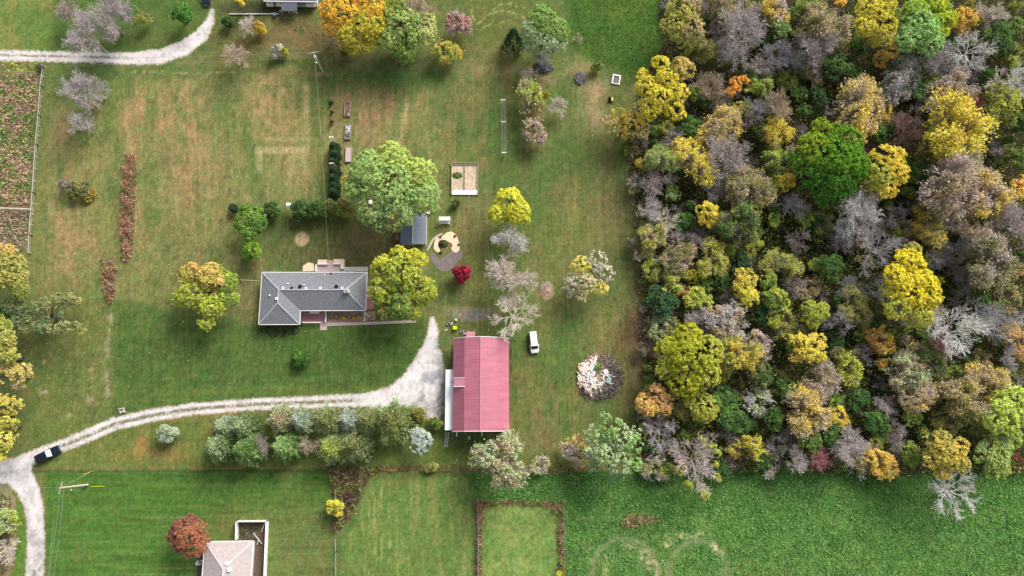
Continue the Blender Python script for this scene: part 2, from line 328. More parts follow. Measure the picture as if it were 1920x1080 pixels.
    mix((80,126,64), f); mix((108,142,80), f*sm(.48, .66, fbm(x/26, y/20, 21))*.7); mix((62,108,54), f*sm(.5, .68, fbm(x/40, y/26, 22))*.7)
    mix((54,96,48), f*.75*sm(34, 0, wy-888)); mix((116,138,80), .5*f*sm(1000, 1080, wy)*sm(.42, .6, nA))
    for (cx, cy, r) in [(1172,1074,62),(1308,1070,54)]:
        rr = np.hypot(x-cx, (y-cy)*.98); mix((124,136,104), f*.9*np.exp(-((rr-r+5*(nA-.5))/5)**2))
    for cx, cy, rx, ry in [(1140,1050,12,10),(1136,1070,5,20),(1205,1042,14,10),(1220,1058,14,10),(1228,1078,6,10),(1270,1008,30,6),(1250,1020,16,8),(1320,1005,20,5),(1105,1040,6,20),(1340,1025,8,10),(1355,1050,6,16),(1190,1028,16,5)]:
        mix((196,192,160), .95*blob(wx, wy, cx, cy, rx, ry)*sm(.4, .56, nC))
    f = rectm(x, y, 902, 948, 1046, 1160, 3); mix((110,142,78), f); mix((132,150,88), f*sm(.45, .62, nA)*.6); mix((90,126,66), f*.5*sm(.5, .65, nC))
    # west: verge, brush field floor
    mix((116,106,82), .9*sm(-4, 4, sd_poly(wx, wy, [(-60,140),(72,138),(64,250),(52,470),(-60,470)])))
    mix((120,126,70), .8*rectm(wx, wy, -60, 112, 66, 132, 3))
    mix((150,136,112), .85*sm(-3, 3, sd_poly(wx, wy, [(-60,905),(4,908),(30,930),(34,960),(30,1010),(24,1080),(24,1160),(-60,1160)])))
    mix((90,130,56), .9*sm(-2, 2, sd_poly(wx, wy, [(30,930),(44,950),(46,985),(48,1040),(46,1160),(26,1160),(27,1040),(33,975)])))
    s, o, d = sd_line(x, y, [(62,880,3),(160,880,3),(350,878,4),(480,876,3),(620,876,3)]); mix((150,112,84), .7*sm(-2, 1, s)*sm(.35, .6, vnoise(x/9, y/9, 40)))
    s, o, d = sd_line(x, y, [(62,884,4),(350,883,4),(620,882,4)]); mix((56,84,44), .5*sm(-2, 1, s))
    s, o, d = sd_line(x, y, [(91,1080,1.5),(104,940,1.5)]); mix((150,160,96), .5*sm(-1.5, 1, s))
    s, o, d = sd_line(x, y, [(230,134,2),(330,136,3),(350,138,3),(440,135,2)]); mix((170,158,124), .6*sm(-2, 1, s)*sm(.4, .6, vnoise(x/6, y/6, 41)))
    # forest floor
    f = sm(-6, 8, sd_poly(wx, wy, WOODS)); mix((62,56,46), f*.97); mix((54,64,40), f*sm(.5, .65, nC)*.8); mix((80,70,58), f*sm(.55, .7, nA)*.4)
    tex = tex*(1+.55*rectm(x, y, 1060, 884, 2100, 1200, 4)+.4*f+.3*rectm(x, y, 1060, -60, 1240, 120, 10))
    far = sm(0, 200, np.maximum(np.abs(x-960)-1100, np.abs(y-540)-640)); mix((94,112,64), far)
    m1 = fbm(x/5.5, y/6.5, 71, 4)-.5; m2 = fbm(x/2.2, y/2.6, 72, 3)-.5; warm = fbm(x/9, y/12, 73, 4)-.5
    c = lin(c); lum = c.mean(-1, keepdims=True); c = c*.95+lum*.05; c = c*np.array([1.0, .935, .76])
    nf = 1-far; str_ = (fbm(x/1.6, y/60, 75, 3)-.5)*rectm(x, y, 80, 130, 1200, 870, 20)+(fbm(x/60, y/1.6, 76, 3)-.5)*rectm(x, y, 86, 880, 628, 1100, 20)
    c = c*(1+(.6*m1+.45*m2+.55*str_)*nf)[..., None]; c = c*(1+(warm*nf)[..., None]*np.array([.55, .0, .2]))
    return np.clip(c, 0.002, .9), np.clip(tex, 0, 1.6)
GK = .93
def gravel_color(x, y, base, tone):
    """tone: (mask, tracks) -> colour of crushed stone blended raggedly into the ground"""
    n1 = fbm(x/3.2, y/3.2, 51, 4); n2 = fbm(x/22, y/22, 52, 4)
    m, dirt = tone[:2]; gray = tone[2] if len(tone) > 2 else 0*x
    w = sm(-1.8, 2.2, m+8.0*(n1-.5)); edge = sm(6, 0, m)*.6
    c = lin((220,213,211))*np.ones(x.shape+(1,)); c = c*(1-.5*sm(.5, .75, n2)[..., None])+lin((190,182,180))*(.5*sm(.5, .75, n2)[..., None])
    c = c*(1-edge[..., None])+lin((196,176,158))*edge[..., None]
    gg = np.clip(gray*sm(.4, .6, n2), 0, 1)[..., None]; c = c*(1-gg)+lin((158,157,160))*gg
    st = fbm(x/4, y/5, 55, 5); c = c*(1-.22*sm(.48, .7, st))[..., None]
    dd = np.clip(dirt*(.4+1.0*sm(.35, .6, n1)), 0, .95)[..., None]; c = c*(1-dd)+lin((120,112,84))*dd
    return base*(1-w[..., None])+c*w[..., None]
def grid_mesh(name, xs, ys, z, fn, mat, keep=None):
    X, Y = np.meshgrid(xs, ys, indexing='ij'); px, py = to_px(X, Y)
    c, t = fn(px, py); nx, ny = X.shape
    V = np.stack([X, Y, np.zeros_like(X)+z], -1).reshape(-1, 3)
    idx = np.arange(nx*ny).reshape(nx, ny)
    F = np.stack([idx[:-1, :-1], idx[1:, :-1], idx[1:, 1:], idx[:-1, 1:]], -1).reshape(-1, 4)
    if keep is not None:
        k = keep(px, py); k = (k[:-1, :-1] | k[1:, :-1] | k[1:, 1:] | k[:-1, 1:]).reshape(-1); F = F[k]
        u, inv = np.unique(F, return_inverse=True); V = V[u]; F = inv.reshape(-1, 4); c = c.reshape(-1, 3)[u]; t = t.reshape(-1)[u]
    me = bpy.data.meshes.new(name); n = len(F)
    me.vertices.add(len(V)); me.vertices.foreach_set('co', V.reshape(-1).astype(np.float32))
    me.loops.add(n*4); me.loops.foreach_set('vertex_index', F.reshape(-1).astype(np.int32))
    me.polygons.add(n); me.polygons.foreach_set('loop_start', np.arange(n, dtype=np.int32)*4)
    cc = np.ones((len(V), 4), np.float32); cc[:, :3] = c.reshape(-1, 3)*GK
    a = me.attributes.new('Col', 'FLOAT_COLOR', 'POINT'); a.data.foreach_set('color', cc.reshape(-1))
    a = me.attributes.new('tex', 'FLOAT', 'POINT'); a.data.foreach_set('value', t.reshape(-1).astype(np.float32))
    me.update(calc_edges=True); me.materials.append(mat)
    return link(name, me)
_c = [P(-40, -40), P(1960, -40), P(-40, 1120), P(1960, 1120)]
gx0, gx1 = min(p.x for p in _c), max(p.x for p in _c); gy0, gy1 = min(p.y for p in _c), max(p.y for p in _c)
def axis(a, b, st):
    ex = [4, 10, 22, 50, 110, 240, 520, 1100, 2400]
    return np.concatenate([[a-e for e in reversed(ex)], np.arange(a, b, st), [b+e for e in ex]])
tag(grid_mesh('ground', axis(gx0, gx1, .38), axis(gy0, gy1, .38), 0, gcol, M_GROUND), 'mown and worn autumn grass ground of the whole homestead', kind='structure')
def sheet(name, z, tone, bbox, label):
    a = [P(bbox[0], bbox[1]), P(bbox[2], bbox[1]), P(bbox[0], bbox[3]), P(bbox[2], bbox[3])]
    def fn(px, py):
        b, t = gcol(px, py); return gravel_color(px, py, b, tone(px, py)), t
    o = grid_mesh(name, np.arange(min(p.x for p in a), max(p.x for p in a), .25), np.arange(min(p.y for p in a), max(p.y for p in a), .25), z, fn, M_GRAVEL, keep=lambda px, py: tone(px, py)[0] > -3.0)
    return tag(o, label, kind='structure')
def t_drive(x, y):
    s, o, d = sd_line(x, y, DRIVE); s = np.maximum(s, np.where(x < 100, sd_poly(x, y, ROADP), -99)); m = np.maximum(s, sd_poly(x, y, APRON)-1)
    mid = 1.15*np.exp(-((o+0)/3.1)**2)*sm(95, 130, x)*sm(700, 640, x)
    ap = np.clip(.5*blob(x, y, 790, 765, 40, 16)+.7*blob(x, y, 828, 775, 14, 30)+.6*blob(x, y, 833, 700, 5, 40), 0, .75)
    dark = .5*sm(-6, 0, -(s-4))*0
    return m, np.clip(mid*1.2+ap*.75+dark, 0, 1), 1.3*blob(x, y, 814, 735, 36, 46)+.6*blob(x, y, 822, 650, 9, 40)
def t_road(x, y):
    m = np.maximum(sd_poly(x, y, ROADP), sd_line(x, y, DRIVE)[0]*(x < 200)-99*(x >= 200)); return m, .35*blob(x, y, 66, 1060, 12, 60)+.3*blob(x, y, 60, 935, 6, 12)+.25*blob(x, y, 10, 885, 20, 5), 1.1*blob(x, y, 66, 1065, 14, 45)+.5*blob(x, y, 60, 960, 20, 60)+.5*blob(x, y, 20, 885, 40, 20)
def t_nd(x, y):
    s, o, d = sd_line(x, y, ND); return s, np.clip(np.exp(-((o-.5)/2.4)**2)*sm(270, 190, x)*(.6+.6*vnoise(x/20, y/20, 60))+.4*sm(40, 20, y), 0, 1)
sheet('driveway', .012, t_drive, (28, 590, 842, 895), 'pale crushed stone driveway with two wheel tracks curving to the barn')
sheet('road', .02, t_road, (-40, 850, 92, 1120), 'pale gravel lane forking at the lower left corner')
sheet('track', .012, t_nd, (-40, 10, 410, 128), 'pale gravel track crossing the top left corner')
# ------------------------------------------------------------------ vegetation builders
def nrm(v): return v/np.maximum(np.linalg.norm(v, axis=-1, keepdims=True), 1e-9)
def leaf_quads(C, Nn, size, rng, asp=1.5, along=None):
    """one small four-cornered leaf spray per centre, facing Nn, its long axis along `along`"""
    n = len(C); Nn = nrm(Nn); r = rng.normal(size=(n, 3))
    if along is None: U = nrm(np.cross(Nn, r)); W = np.cross(Nn, U)
    else: W = nrm(np.cross(Nn, nrm(along)+r*.35)); U = np.cross(W, Nn)
    s = np.asarray(size).reshape(-1, 1)*np.ones((n, 1))
    U = U*s*asp*.5; W = W*s*.5; k = rng.uniform(-.35, .35, (n, 1))
    return np.stack([C-U, C-W+U*k, C+U, C+W-U*k], 1)
def clump_crown(lobes, rng, leaf=.34, per=14, cr=.5, cover=1.5, low=-.15, holes=.27):
    """lobes (x,y,z,r,w) -> leafy sprays gathered in small clumps over the lobes' outer skin"""
    Ls = np.array([l[:4] for l in lobes], float); Ws = [l[4] if len(l) > 4 else None for l in lobes]
    cen = Ls[:, :3].mean(0)-[0, 0, 2.0]
    CC = []; NN = []; WW = []
    for i, (x, y, z, r) in enumerate(Ls):
        n = max(6, int(cover*4*r*r*.62/(cr*cr)))
        d = nrm(rng.normal(size=(n*2, 3))); d = d[d[:, 2] > low][:n]
        p = np.array([x, y, z])+d*(r-cr*.3)*np.array([1, 1, .85])*rng.uniform(.74, 1.14, (len(d), 1))
        ok = np.ones(len(p), bool)
        for j, (a, b, c, q) in enumerate(Ls):
            if j != i: ok &= (np.linalg.norm((p-[a, b, c])/[1, 1, .85], axis=1) > q*.8)
        ok &= vnoise(p[:, 0]/1.1+31*i, p[:, 1]/1.1+p[:, 2]/1.3, 5+i % 7) > holes
        p = p[ok]; d = d[ok]; CC.append(p); NN.append(d)
        w = Ws[i]; WW.append(np.clip((rng.rand() if w is None else w)+rng.normal(0, .16 if w is None else .09, len(p)), 0, 1))
    CC = np.concatenate(CC); NN = np.concatenate(NN); WW = np.concatenate(WW); m = len(CC)
    cs = cr*rng.uniform(.6, 1.3, m); cv = rng.uniform(0, 1, m); out = nrm(CC-cen)
    e = nrm(rng.normal(size=(m, per, 3))); e = e-NN[:, None]*(e*NN[:, None]).sum(-1, keepdims=True)*.45
    pos = CC[:, None]+e*cs[:, None, None]*rng.uniform(.3, 1.1, (m, per, 1))
    nn = NN[:, None]*.6+rng.normal(0, .45, (m, per, 3))+[0, 0, .45]
    al = out[:, None]+NN[:, None]*.4+e*.5
    v = np.clip(.12+.38*cv[:, None]+.42*rng.rand(m, per), 0, 1); w = np.clip(WW[:, None]+rng.normal(0, .12, (m, per)), 0, 1)
    C = pos.reshape(-1, 3); sz = leaf*rng.uniform(.6, 1.25, len(C))
    return leaf_quads(C, nn.reshape(-1, 3), sz, rng, 1.9, al.reshape(-1, 3)), v.reshape(-1), w.reshape(-1)
def grow(rng, H, R, levels=3, limbs=7, thick=.2, rise=(.25, 1.1), trunk=.4, kids=2, jit=.14, ratio=.56, tip=.02, lean=(0, 0), up=.1):
    segs = []; tips = []
    def unit(a): return a/max(1e-6, math.sqrt(a[0]**2+a[1]**2+a[2]**2))
    def br(p, d, L, r, lev):
        n = 3 if lev < levels-1 else 2; st = L/n
        for i in range(n):
            d = unit(d+rng.normal(0, jit, 3)+np.array([0, 0, up])); q = p+d*st; r2 = max(tip, r*.74)
            segs.append((p, q, r, r2, lev))
            if lev < levels:
                for _ in range(kids if lev or i else 1):
                    ax = unit(np.cross(d, rng.normal(0, 1, 3))); a = rng.uniform(.45, .95)
                    br(q, unit(d*math.cos(a)+ax*math.sin(a)), L*ratio*rng.uniform(.75, 1.15), max(tip, r2*.62), lev+1)
            p = q; r = r2
        if lev < levels:
            for _ in range(2):
                ax = unit(np.cross(d, rng.normal(0, 1, 3))); a = rng.uniform(.2, .55)
                br(p, unit(d*math.cos(a)+ax*math.sin(a)), L*ratio*rng.uniform(.8, 1.2), max(tip, r*.8), lev+1)
        else: tips.append(p)
    p0 = np.array([0., 0, 0]); th = trunk*H; p1 = np.array([lean[0]*.3, lean[1]*.3, th]); segs.append((p0, p1, thick*1.3, thick, -1))
    p2 = np.array([lean[0]*.5, lean[1]*.5, th+(H-th)*.35]); segs.append((p1, p2, thick, thick*.7, -1))
    a0 = rng.uniform(0, 6.28)
    for i in range(limbs):
        a = a0+i*2*math.pi/limbs+rng.uniform(-.35, .35); e = rng.uniform(*rise); t = rng.uniform(0, 1)
        d = np.array([math.cos(a)*math.cos(e)+lean[0]*.08, math.sin(a)*math.cos(e)+lean[1]*.08, math.sin(e)])
        br(p1+(p2-p1)*t, unit(d), R*.66*rng.uniform(.8, 1.12), thick*.52, 0)
    # keep the crown inside its size
    return segs, np.array(tips)
def seg_quads(segs, rng, ribbon_from=99, wide=.07):
    Q = []; V = []
    A = np.array([s[0] for s in segs]); B = np.array([s[1] for s in segs]); ra = np.array([s[2] for s in segs]); rb = np.array([s[3] for s in segs]); lv = np.array([s[4] for s in segs])
    d = nrm(B-A); ref = np.where(np.abs(d[:, 2:3]) < .9, np.array([[0, 0, 1.]]), np.array([[1., 0, 0]])); u = nrm(np.cross(d, ref)); w = np.cross(u, d)
    k = lv < ribbon_from
    for i in range(3):
        a0 = 2*math.pi*i/3+.5; a1 = 2*math.pi*(i+1)/3+.5
        def ring(P_, r, a): return P_[k]+(u[k]*math.cos(a)+w[k]*math.sin(a))*r[k, None]
        Q.append(np.stack([ring(A, ra, a0), ring(A, ra, a1), ring(B, rb, a1), ring(B, rb, a0)], 1)); V.append(rng.uniform(.2, .8, k.sum()))
    k = ~k
    if k.any():
        t = nrm(u[k]*rng.normal(0, 1, (k.sum(), 1))+w[k]*rng.normal(0, 1, (k.sum(), 1)))
        Q.append(np.stack([A[k]-t*wide*.5, A[k]+t*wide*.5, B[k]+t*wide*.28, B[k]-t*wide*.28], 1)); V.append(rng.uniform(0, 1.15, k.sum()))
    return np.concatenate(Q), np.concatenate(V)
def trunk_mesh(rng, H, R, m, thick, limbs=5, reach=1.02):
    segs, tp = grow(rng, H*.86, R, 2, limbs+2, thick, (.25, 1.2), .35, 2)
    f = R*reach/np.percentile(np.hypot(tp[:, 0], tp[:, 1]), 94); segs = [(a*[f, f, 1], b*[f, f, 1], c, d, e) for a, b, c, d, e in segs]
    q, v = seg_quads(segs, rng, 2, .05); return mesh_quads('trunk', q, fl={'v': v, 'w': v*0}, mat=m)
CLS = {'S': 1.7, 'M': 3.0, 'L': 4.6}
def dome_lobes(R, H, rng, n, flat=.62):
    out = [(0, 0, H-R*.78, R*.6)]
    gap = rng.uniform(0, 6.28)
    for i in range(n):
        a = i*2.4+rng.uniform(-.5, .5)
        if abs((a-gap+3.14) % 6.28-3.14) < .35 and i > n*.5: continue
        rr = R*math.sqrt((i+.7)/n)*.66; q = R*rng.uniform(.22, .45); rr *= rng.uniform(.85, 1.18)
        out.append((rr*math.cos(a), rr*math.sin(a), H-q*.85-(rr/R)**2*R*flat*1.1-rng.uniform(0, .12)*R, q))
    return out
_proto = {}
def proto(kind, cls, var):
    key = (kind, cls, var)
    if key in _proto: return _proto[key]
    rng = np.random.RandomState(sum(map(ord, kind))*131+ord(cls)*17+var*7+3); R = CLS[cls]
    H = {'shrub': 1.25}.get(kind, 2.0 if cls != 'S' else 1.8)*R+(1.5 if kind != 'shrub' else .2)
    if kind in ('leaf', 'shrub'):
        n = {'S': 6, 'M': 11, 'L': 17}[cls]
        q, v, w = clump_crown(dome_lobes(R, H, rng, n), rng, leaf={'S': .22, 'M': .28, 'L': .31}[cls], per=12, cr={'S': .32, 'M': .42, 'L': .5}[cls], cover=1.7 if kind == 'leaf' else 5.0, holes=.25 if kind == 'leaf' else .05)
        crown = mesh_quads('crown', q, fl={'v': v, 'w': w}, mat=M_LEAF); wood = trunk_mesh(rng, H if kind == 'leaf' else H*.8, R, M_BARK, .05*R, reach=1.02 if kind == 'leaf' else .6)
    elif kind == 'con':
        H = R*2.6; n = int(150*R); t = rng.uniform(0, 1, n)**.75; a = rng.uniform(0, 6.283, n)
        # whorls of drooping boughs, tufts pointing outwards
        z = H*(1-t*.93); rad = R*(t**.8)*rng.uniform(.72, 1.08, n)*(1+.14*np.sin(a*7+var)); base = np.stack([rad*np.cos(a), rad*np.sin(a), z], -1)
        out = np.stack([np.cos(a), np.sin(a), np.full(n, .45)], -1); per = 9
        C = base[:, None]+rng.normal(0, .16, (n, per, 3)); dirs = nrm(out[:, None]+rng.normal(0, .4, (n, per, 3)))
        C = C.reshape(-1, 3); D = dirs.reshape(-1, 3); m = len(C); side = nrm(np.cross(D, rng.normal(size=(m, 3)))); ln = rng.uniform(.22, .46, (m, 1)); wd = rng.uniform(.07, .13, (m, 1))
        q = np.stack([C-side*wd, C+side*wd, C+D*ln+side*wd*.4, C+D*ln-side*wd*.4], 1); v = np.repeat(rng.uniform(0, 1, n), per)*.5+rng.rand(m)*.5
        crown = mesh_quads('crown', q, fl={'v': v, 'w': np.clip(np.repeat(t, per)+rng.normal(0, .2, m), 0, 1)}, mat=M_LEAF)
        sg = [(np.array([0, 0, 0.]), np.array([0, 0, H*.9]), .05*R, .03, 0)]; qq, vv = seg_quads(sg, rng); wood = mesh_quads('trunk', qq, fl={'v': vv, 'w': vv*0}, mat=M_BARK)
    elif kind in ('bare', 'airy'):
        lv = {'S': 2, 'M': 3, 'L': 3}[cls]; kd = {'S': 3, 'M': 2, 'L': 3}[cls]
        segs, tips = grow(rng, H, R*.92, lv, {'S': 8, 'M': 8, 'L': 8}[cls], .045*R, (.15, 1.3), .3, kd, tip=.02, jit=.2, ratio=.6)
        rr = np.percentile(np.hypot(tips[:, 0], tips[:, 1]), 93); f = R/rr
        segs = [(s[0]*[f, f, 1], s[1]*[f, f, 1], s[2], s[3], s[4]) for s in segs]; tips = tips*[f, f, 1]
        q, v = seg_quads(segs, rng, ribbon_from=lv, wide={'S': .036, 'M': .04, 'L': .046}[cls])
        wood = mesh_quads('branches', q, fl={'v': v, 'w': np.clip(v*1.4-.3, 0, 1)}, mat=M_WOODT); crown = None
        if kind == 'airy':
            k = 3; T0 = np.array([s_[1] for s_ in segs if s_[4] >= max(1, lv-1)]); T0 = T0[rng.rand(len(T0)) < .42]; T = np.repeat(T0, k, 0)+rng.normal(0, .3, (len(T0)*k, 3)); m = len(T)
            nz = vnoise(T[:, 0]/.8+50, T[:, 1]/.8+50, var); keep = nz > .36; T = T[keep]; m = len(T)
            q = leaf_quads(T, rng.normal(0, .7, (m, 3))+[0, 0, .8], .21*rng.uniform(.6, 1.3, m), rng, 1.8, T*[1, 1, 0]+[0, 0, .6])
            w = np.clip(vnoise(T[:, 0]/2.2, T[:, 1]/2.2, var+9)*1.6-.3, 0, 1); crown = mesh_quads('crown', q, fl={'v': rng.rand(m), 'w': w}, mat=M_LEAF)
    elif kind == 'dead':
        segs, tips = grow(rng, H, R, 3 if cls != 'S' else 2, 8 if cls != 'S' else 10, .036*R, (.05, 1.15), .35, 2, jit=.12, ratio=.56, tip=.024)
        rr = np.percentile(np.hypot(tips[:, 0], tips[:, 1]), 92); f = R/rr
        segs = [(s[0]*[f, f, 1], s[1]*[f, f, 1], s[2]*.95, s[3]*.95, s[4]) for s in segs]
        q, v = seg_quads(segs, rng, 3 if cls != 'S' else 2, .042); wood = mesh_quads('branches', q, fl={'v': v, 'w': v*.3}, mat=M_WOODT); crown = None
    _proto[key] = (crown, wood, R, H); return _proto[key]
NAMES = {'leaf': 'broadleaf_tree', 'shrub': 'shrub', 'con': 'spruce_tree', 'bare': 'bare_tree', 'airy': 'thin_leaved_tree', 'dead': 'dead_tree'}
_rt = random.Random(5)
def tree(px, py, r, kind, ca, cb, hf=1.0, wood=None, name=None, var=None, base=0, wide=1.0):
    """a tree whose crown centre shows at plan point (px, py) with radius r"""
    rm = r*mpp(px, py, 6); cls = min(CLS, key=lambda k: abs(math.log(CLS[k]/rm))); v = _rt.randrange(4) if var is None else var
    if kind == 'con' and cls == 'L': cls = 'M'
    cr, wo, R, H = proto(kind, cls, v); s = rm/R; hz = s*hf
    loc = P(px, py, base+H*hz*.72); loc.z = base
    o = empty(name or NAMES[kind], loc, _rt.uniform(0, 6.28)); o.scale = (s, s*wide, hz)
    if cr:
        k = LK*(1.15 if kind == 'airy' else 1); c = link('crown', cr, None, o); c.color = L4(ca, k); c['second_colour'] = list(L4(cb, k)[:3])
    w = link(wo.name.split('.')[0], wo, None, o); wc = wood or (ca if kind in ('bare', 'dead') else (150, 138, 126)); wk = LKW
    if wo.materials[0] == M_WOODT:
        w.color = L4(wc, wk); w['second_colour'] = list(L4(cb if kind == 'bare' else wc, wk)[:3])
    return o
LK, LKW = 1.3, 1.3
def lobed_tree(name, lobes, cols, leaf=.31, cr=.48, trunk_at=None, seed=1, per=13, cover=1.6, ztop=12, thick=.3, extra=None):
    """a single large tree; lobes (px, py, rpx, ztop, colour index) with its own outline"""
    rng = np.random.RandomState(seed); x0 = sum(l[0]*l[2] for l in lobes)/sum(l[2] for l in lobes); y0 = sum(l[1]*l[2] for l in lobes)/sum(l[2] for l in lobes)
    if trunk_at: x0, y0 = trunk_at
    b = P(x0, y0, 0 if trunk_at else ztop*.6); b.z = 0
    L = []
    for (px, py, r, zt, ci) in lobes:
        rm = r*mpp(px, py, zt); c = P(px, py, zt-rm*.7); L.append((c.x-b.x, c.y-b.y, c.z, rm, ci))
        for k in range(int(3+rm*1.1)):      # smaller swellings on the lobe
            a = rng.uniform(0, 6.28); e = rng.uniform(-.1, 1.1); q = rm*rng.uniform(.34, .52); d = rm*rng.uniform(.5, .76)
            L.append((c.x-b.x+d*math.cos(a)*math.cos(e), c.y-b.y+d*math.sin(a)*math.cos(e), c.z+d*.8*math.sin(e), q, ci))
    qs = []; vs = []; cs = []
    q, v, w = clump_crown([(l[0], l[1], l[2], l[3], l[4]/max(1, len(cols)-1)) for l in L], rng, leaf, per, cr, cover)
    pal = np.array([lin(c)*LK for c in cols]); t = np.clip(w*(len(cols)-1), 0, len(cols)-1); i0 = np.floor(t).astype(int); i1 = np.minimum(i0+1, len(cols)-1); f = (t-i0)[:, None]
    col = pal[i0]*(1-f)+pal[i1]*f
    o = empty(name, b); me = mesh_quads('crown', q, col=np.clip(col, 0, .9), fl={'v': v}, mat=M_LEAFC); link('crown', me, None, o)
    segs = [(np.zeros(3), np.array([0, 0, ztop*.4]), thick*1.2, thick*.9, 0)]
    for l in L:
        if l[3] < 1.0: continue
        a = np.array([0, 0, ztop*.35]); e = np.array([l[0], l[1], l[2]]); m = (a+e)/2+rng.normal(0, .4, 3); segs += [(a, m, thick*.5, thick*.35, 0), (m, e, thick*.35, .05, 0)]
        for _ in range(3):
            e2 = e+nrm(rng.normal(size=3))*l[3]*.8; segs.append((m, e2, thick*.25, .03, 0))
    qq, vv = seg_quads(segs, rng); w = link('trunk', mesh_quads('trunk', qq, fl={'v': vv, 'w': vv*0}, mat=M_BARK), None, o)
    return o
def brush(name, pts, dens, pal, h, label, leaf=.3, seed=1, cat=None, upright=.5, asp=2.2, warp=4, bk=1.45, keep=None):
    """weeds and ground foliage filling an outline: one countless mass"""
    rng = np.random.RandomState(seed); xs = [p[0] for p in pts]; ys = [p[1] for p in pts]
    A = (max(xs)-min(xs))*(max(ys)-min(ys))*mpp(xs[0], ys[0])**2; n = int(A*dens)
    x = rng.uniform(min(xs)-3, max(xs)+3, n); y = rng.uniform(min(ys)-3, max(ys)+3, n)
    s = sd_poly(x, y, pts)+warp*(fbm(x/7, y/7, seed+3)-.5)*2; k = (s > 0) if keep is None else (s > 0) & keep(x, y, rng); x = x[k]; y = y[k]; s = s[k]; n = len(x)
    nz = fbm(x/6, y/6, seed+5, 3); hh = h*np.clip(sm(0, 6, s)*.6+.4, 0, 1)*np.clip(3.2*(nz-.32), .12, 1.5)
    d = np.stack([x-PX_CX, -(y-PX_CY), np.full(n, -PX_F)], -1) @ ROT.T; t = -CAM_H/d[:, 2]; G = d*t[:, None]; G[:, 2] = 0
    C = G+np.stack([rng.normal(0, .1, n), rng.normal(0, .1, n), hh*rng.uniform(.2, 1, n)], -1)
    nn = rng.normal(0, 1, (n, 3))*upright+[0, 0, 1-upright*.5]
    q = leaf_quads(C, nn, leaf*rng.uniform(.5, 1.4, n), rng, asp)
    q[:, :, 2] = np.maximum(q[:, :, 2], .03)
    pal = np.array([lin(c)*bk for c in pal]); pn = fbm(x/10, y/10, seed+8, 3); ix = np.clip((((pn-.5)*3.2+.5)*len(pal)+rng.normal(0, .8, n)).astype(int), 0, len(pal)-1)
    me = mesh_quads(name, q, col=pal[ix], fl={'v': rng.rand(n)}, mat=M_BRUSH)
    return tag(link(name, me), label, cat, kind='stuff')
# ------------------------------------------------------------------ colours of the autumn foliage (as photographed, sRGB)
C = dict(Y=(208,196,80), YO=(168,170,76), YG=(156,168,78), G=(94,124,62), DG=(62,88,52), BG=(76,102,74), LG=(148,170,112), PG=(158,172,130), O=(226,168,96), GO=(198,176,84), OC=(162,156,86),
         TAN=(170,154,122), PK=(170,155,151), PKD=(142,127,124), GR=(158,154,155), GRD=(128,124,124), WH=(194,191,187), RB=(128,90,78), RD=(160,56,76), OL=(122,124,72), PA=(196,186,172), MR=(160,108,100), SB=(166,176,164), BGN=(116,150,62))
CN = dict(Y='bright yellow', YO='olive yellow', YG='yellow green', G='green', DG='dark green', BG='blue green', LG='pale green', PG='pale green', O='orange', GO='golden', OC='ochre', TAN='tan', PK='pinkish grey',
          PKD='mauve grey', GR='grey', GRD='dark grey', WH='white', RB='red brown', RD='red', OL='olive', PA='pale', SB='silver green', BGN='green')
KN = dict(leaf='leafy tree', shrub='low bush', con='spruce', bare='bare twiggy tree', airy='thin leaved tree', dead='bleached dead tree')
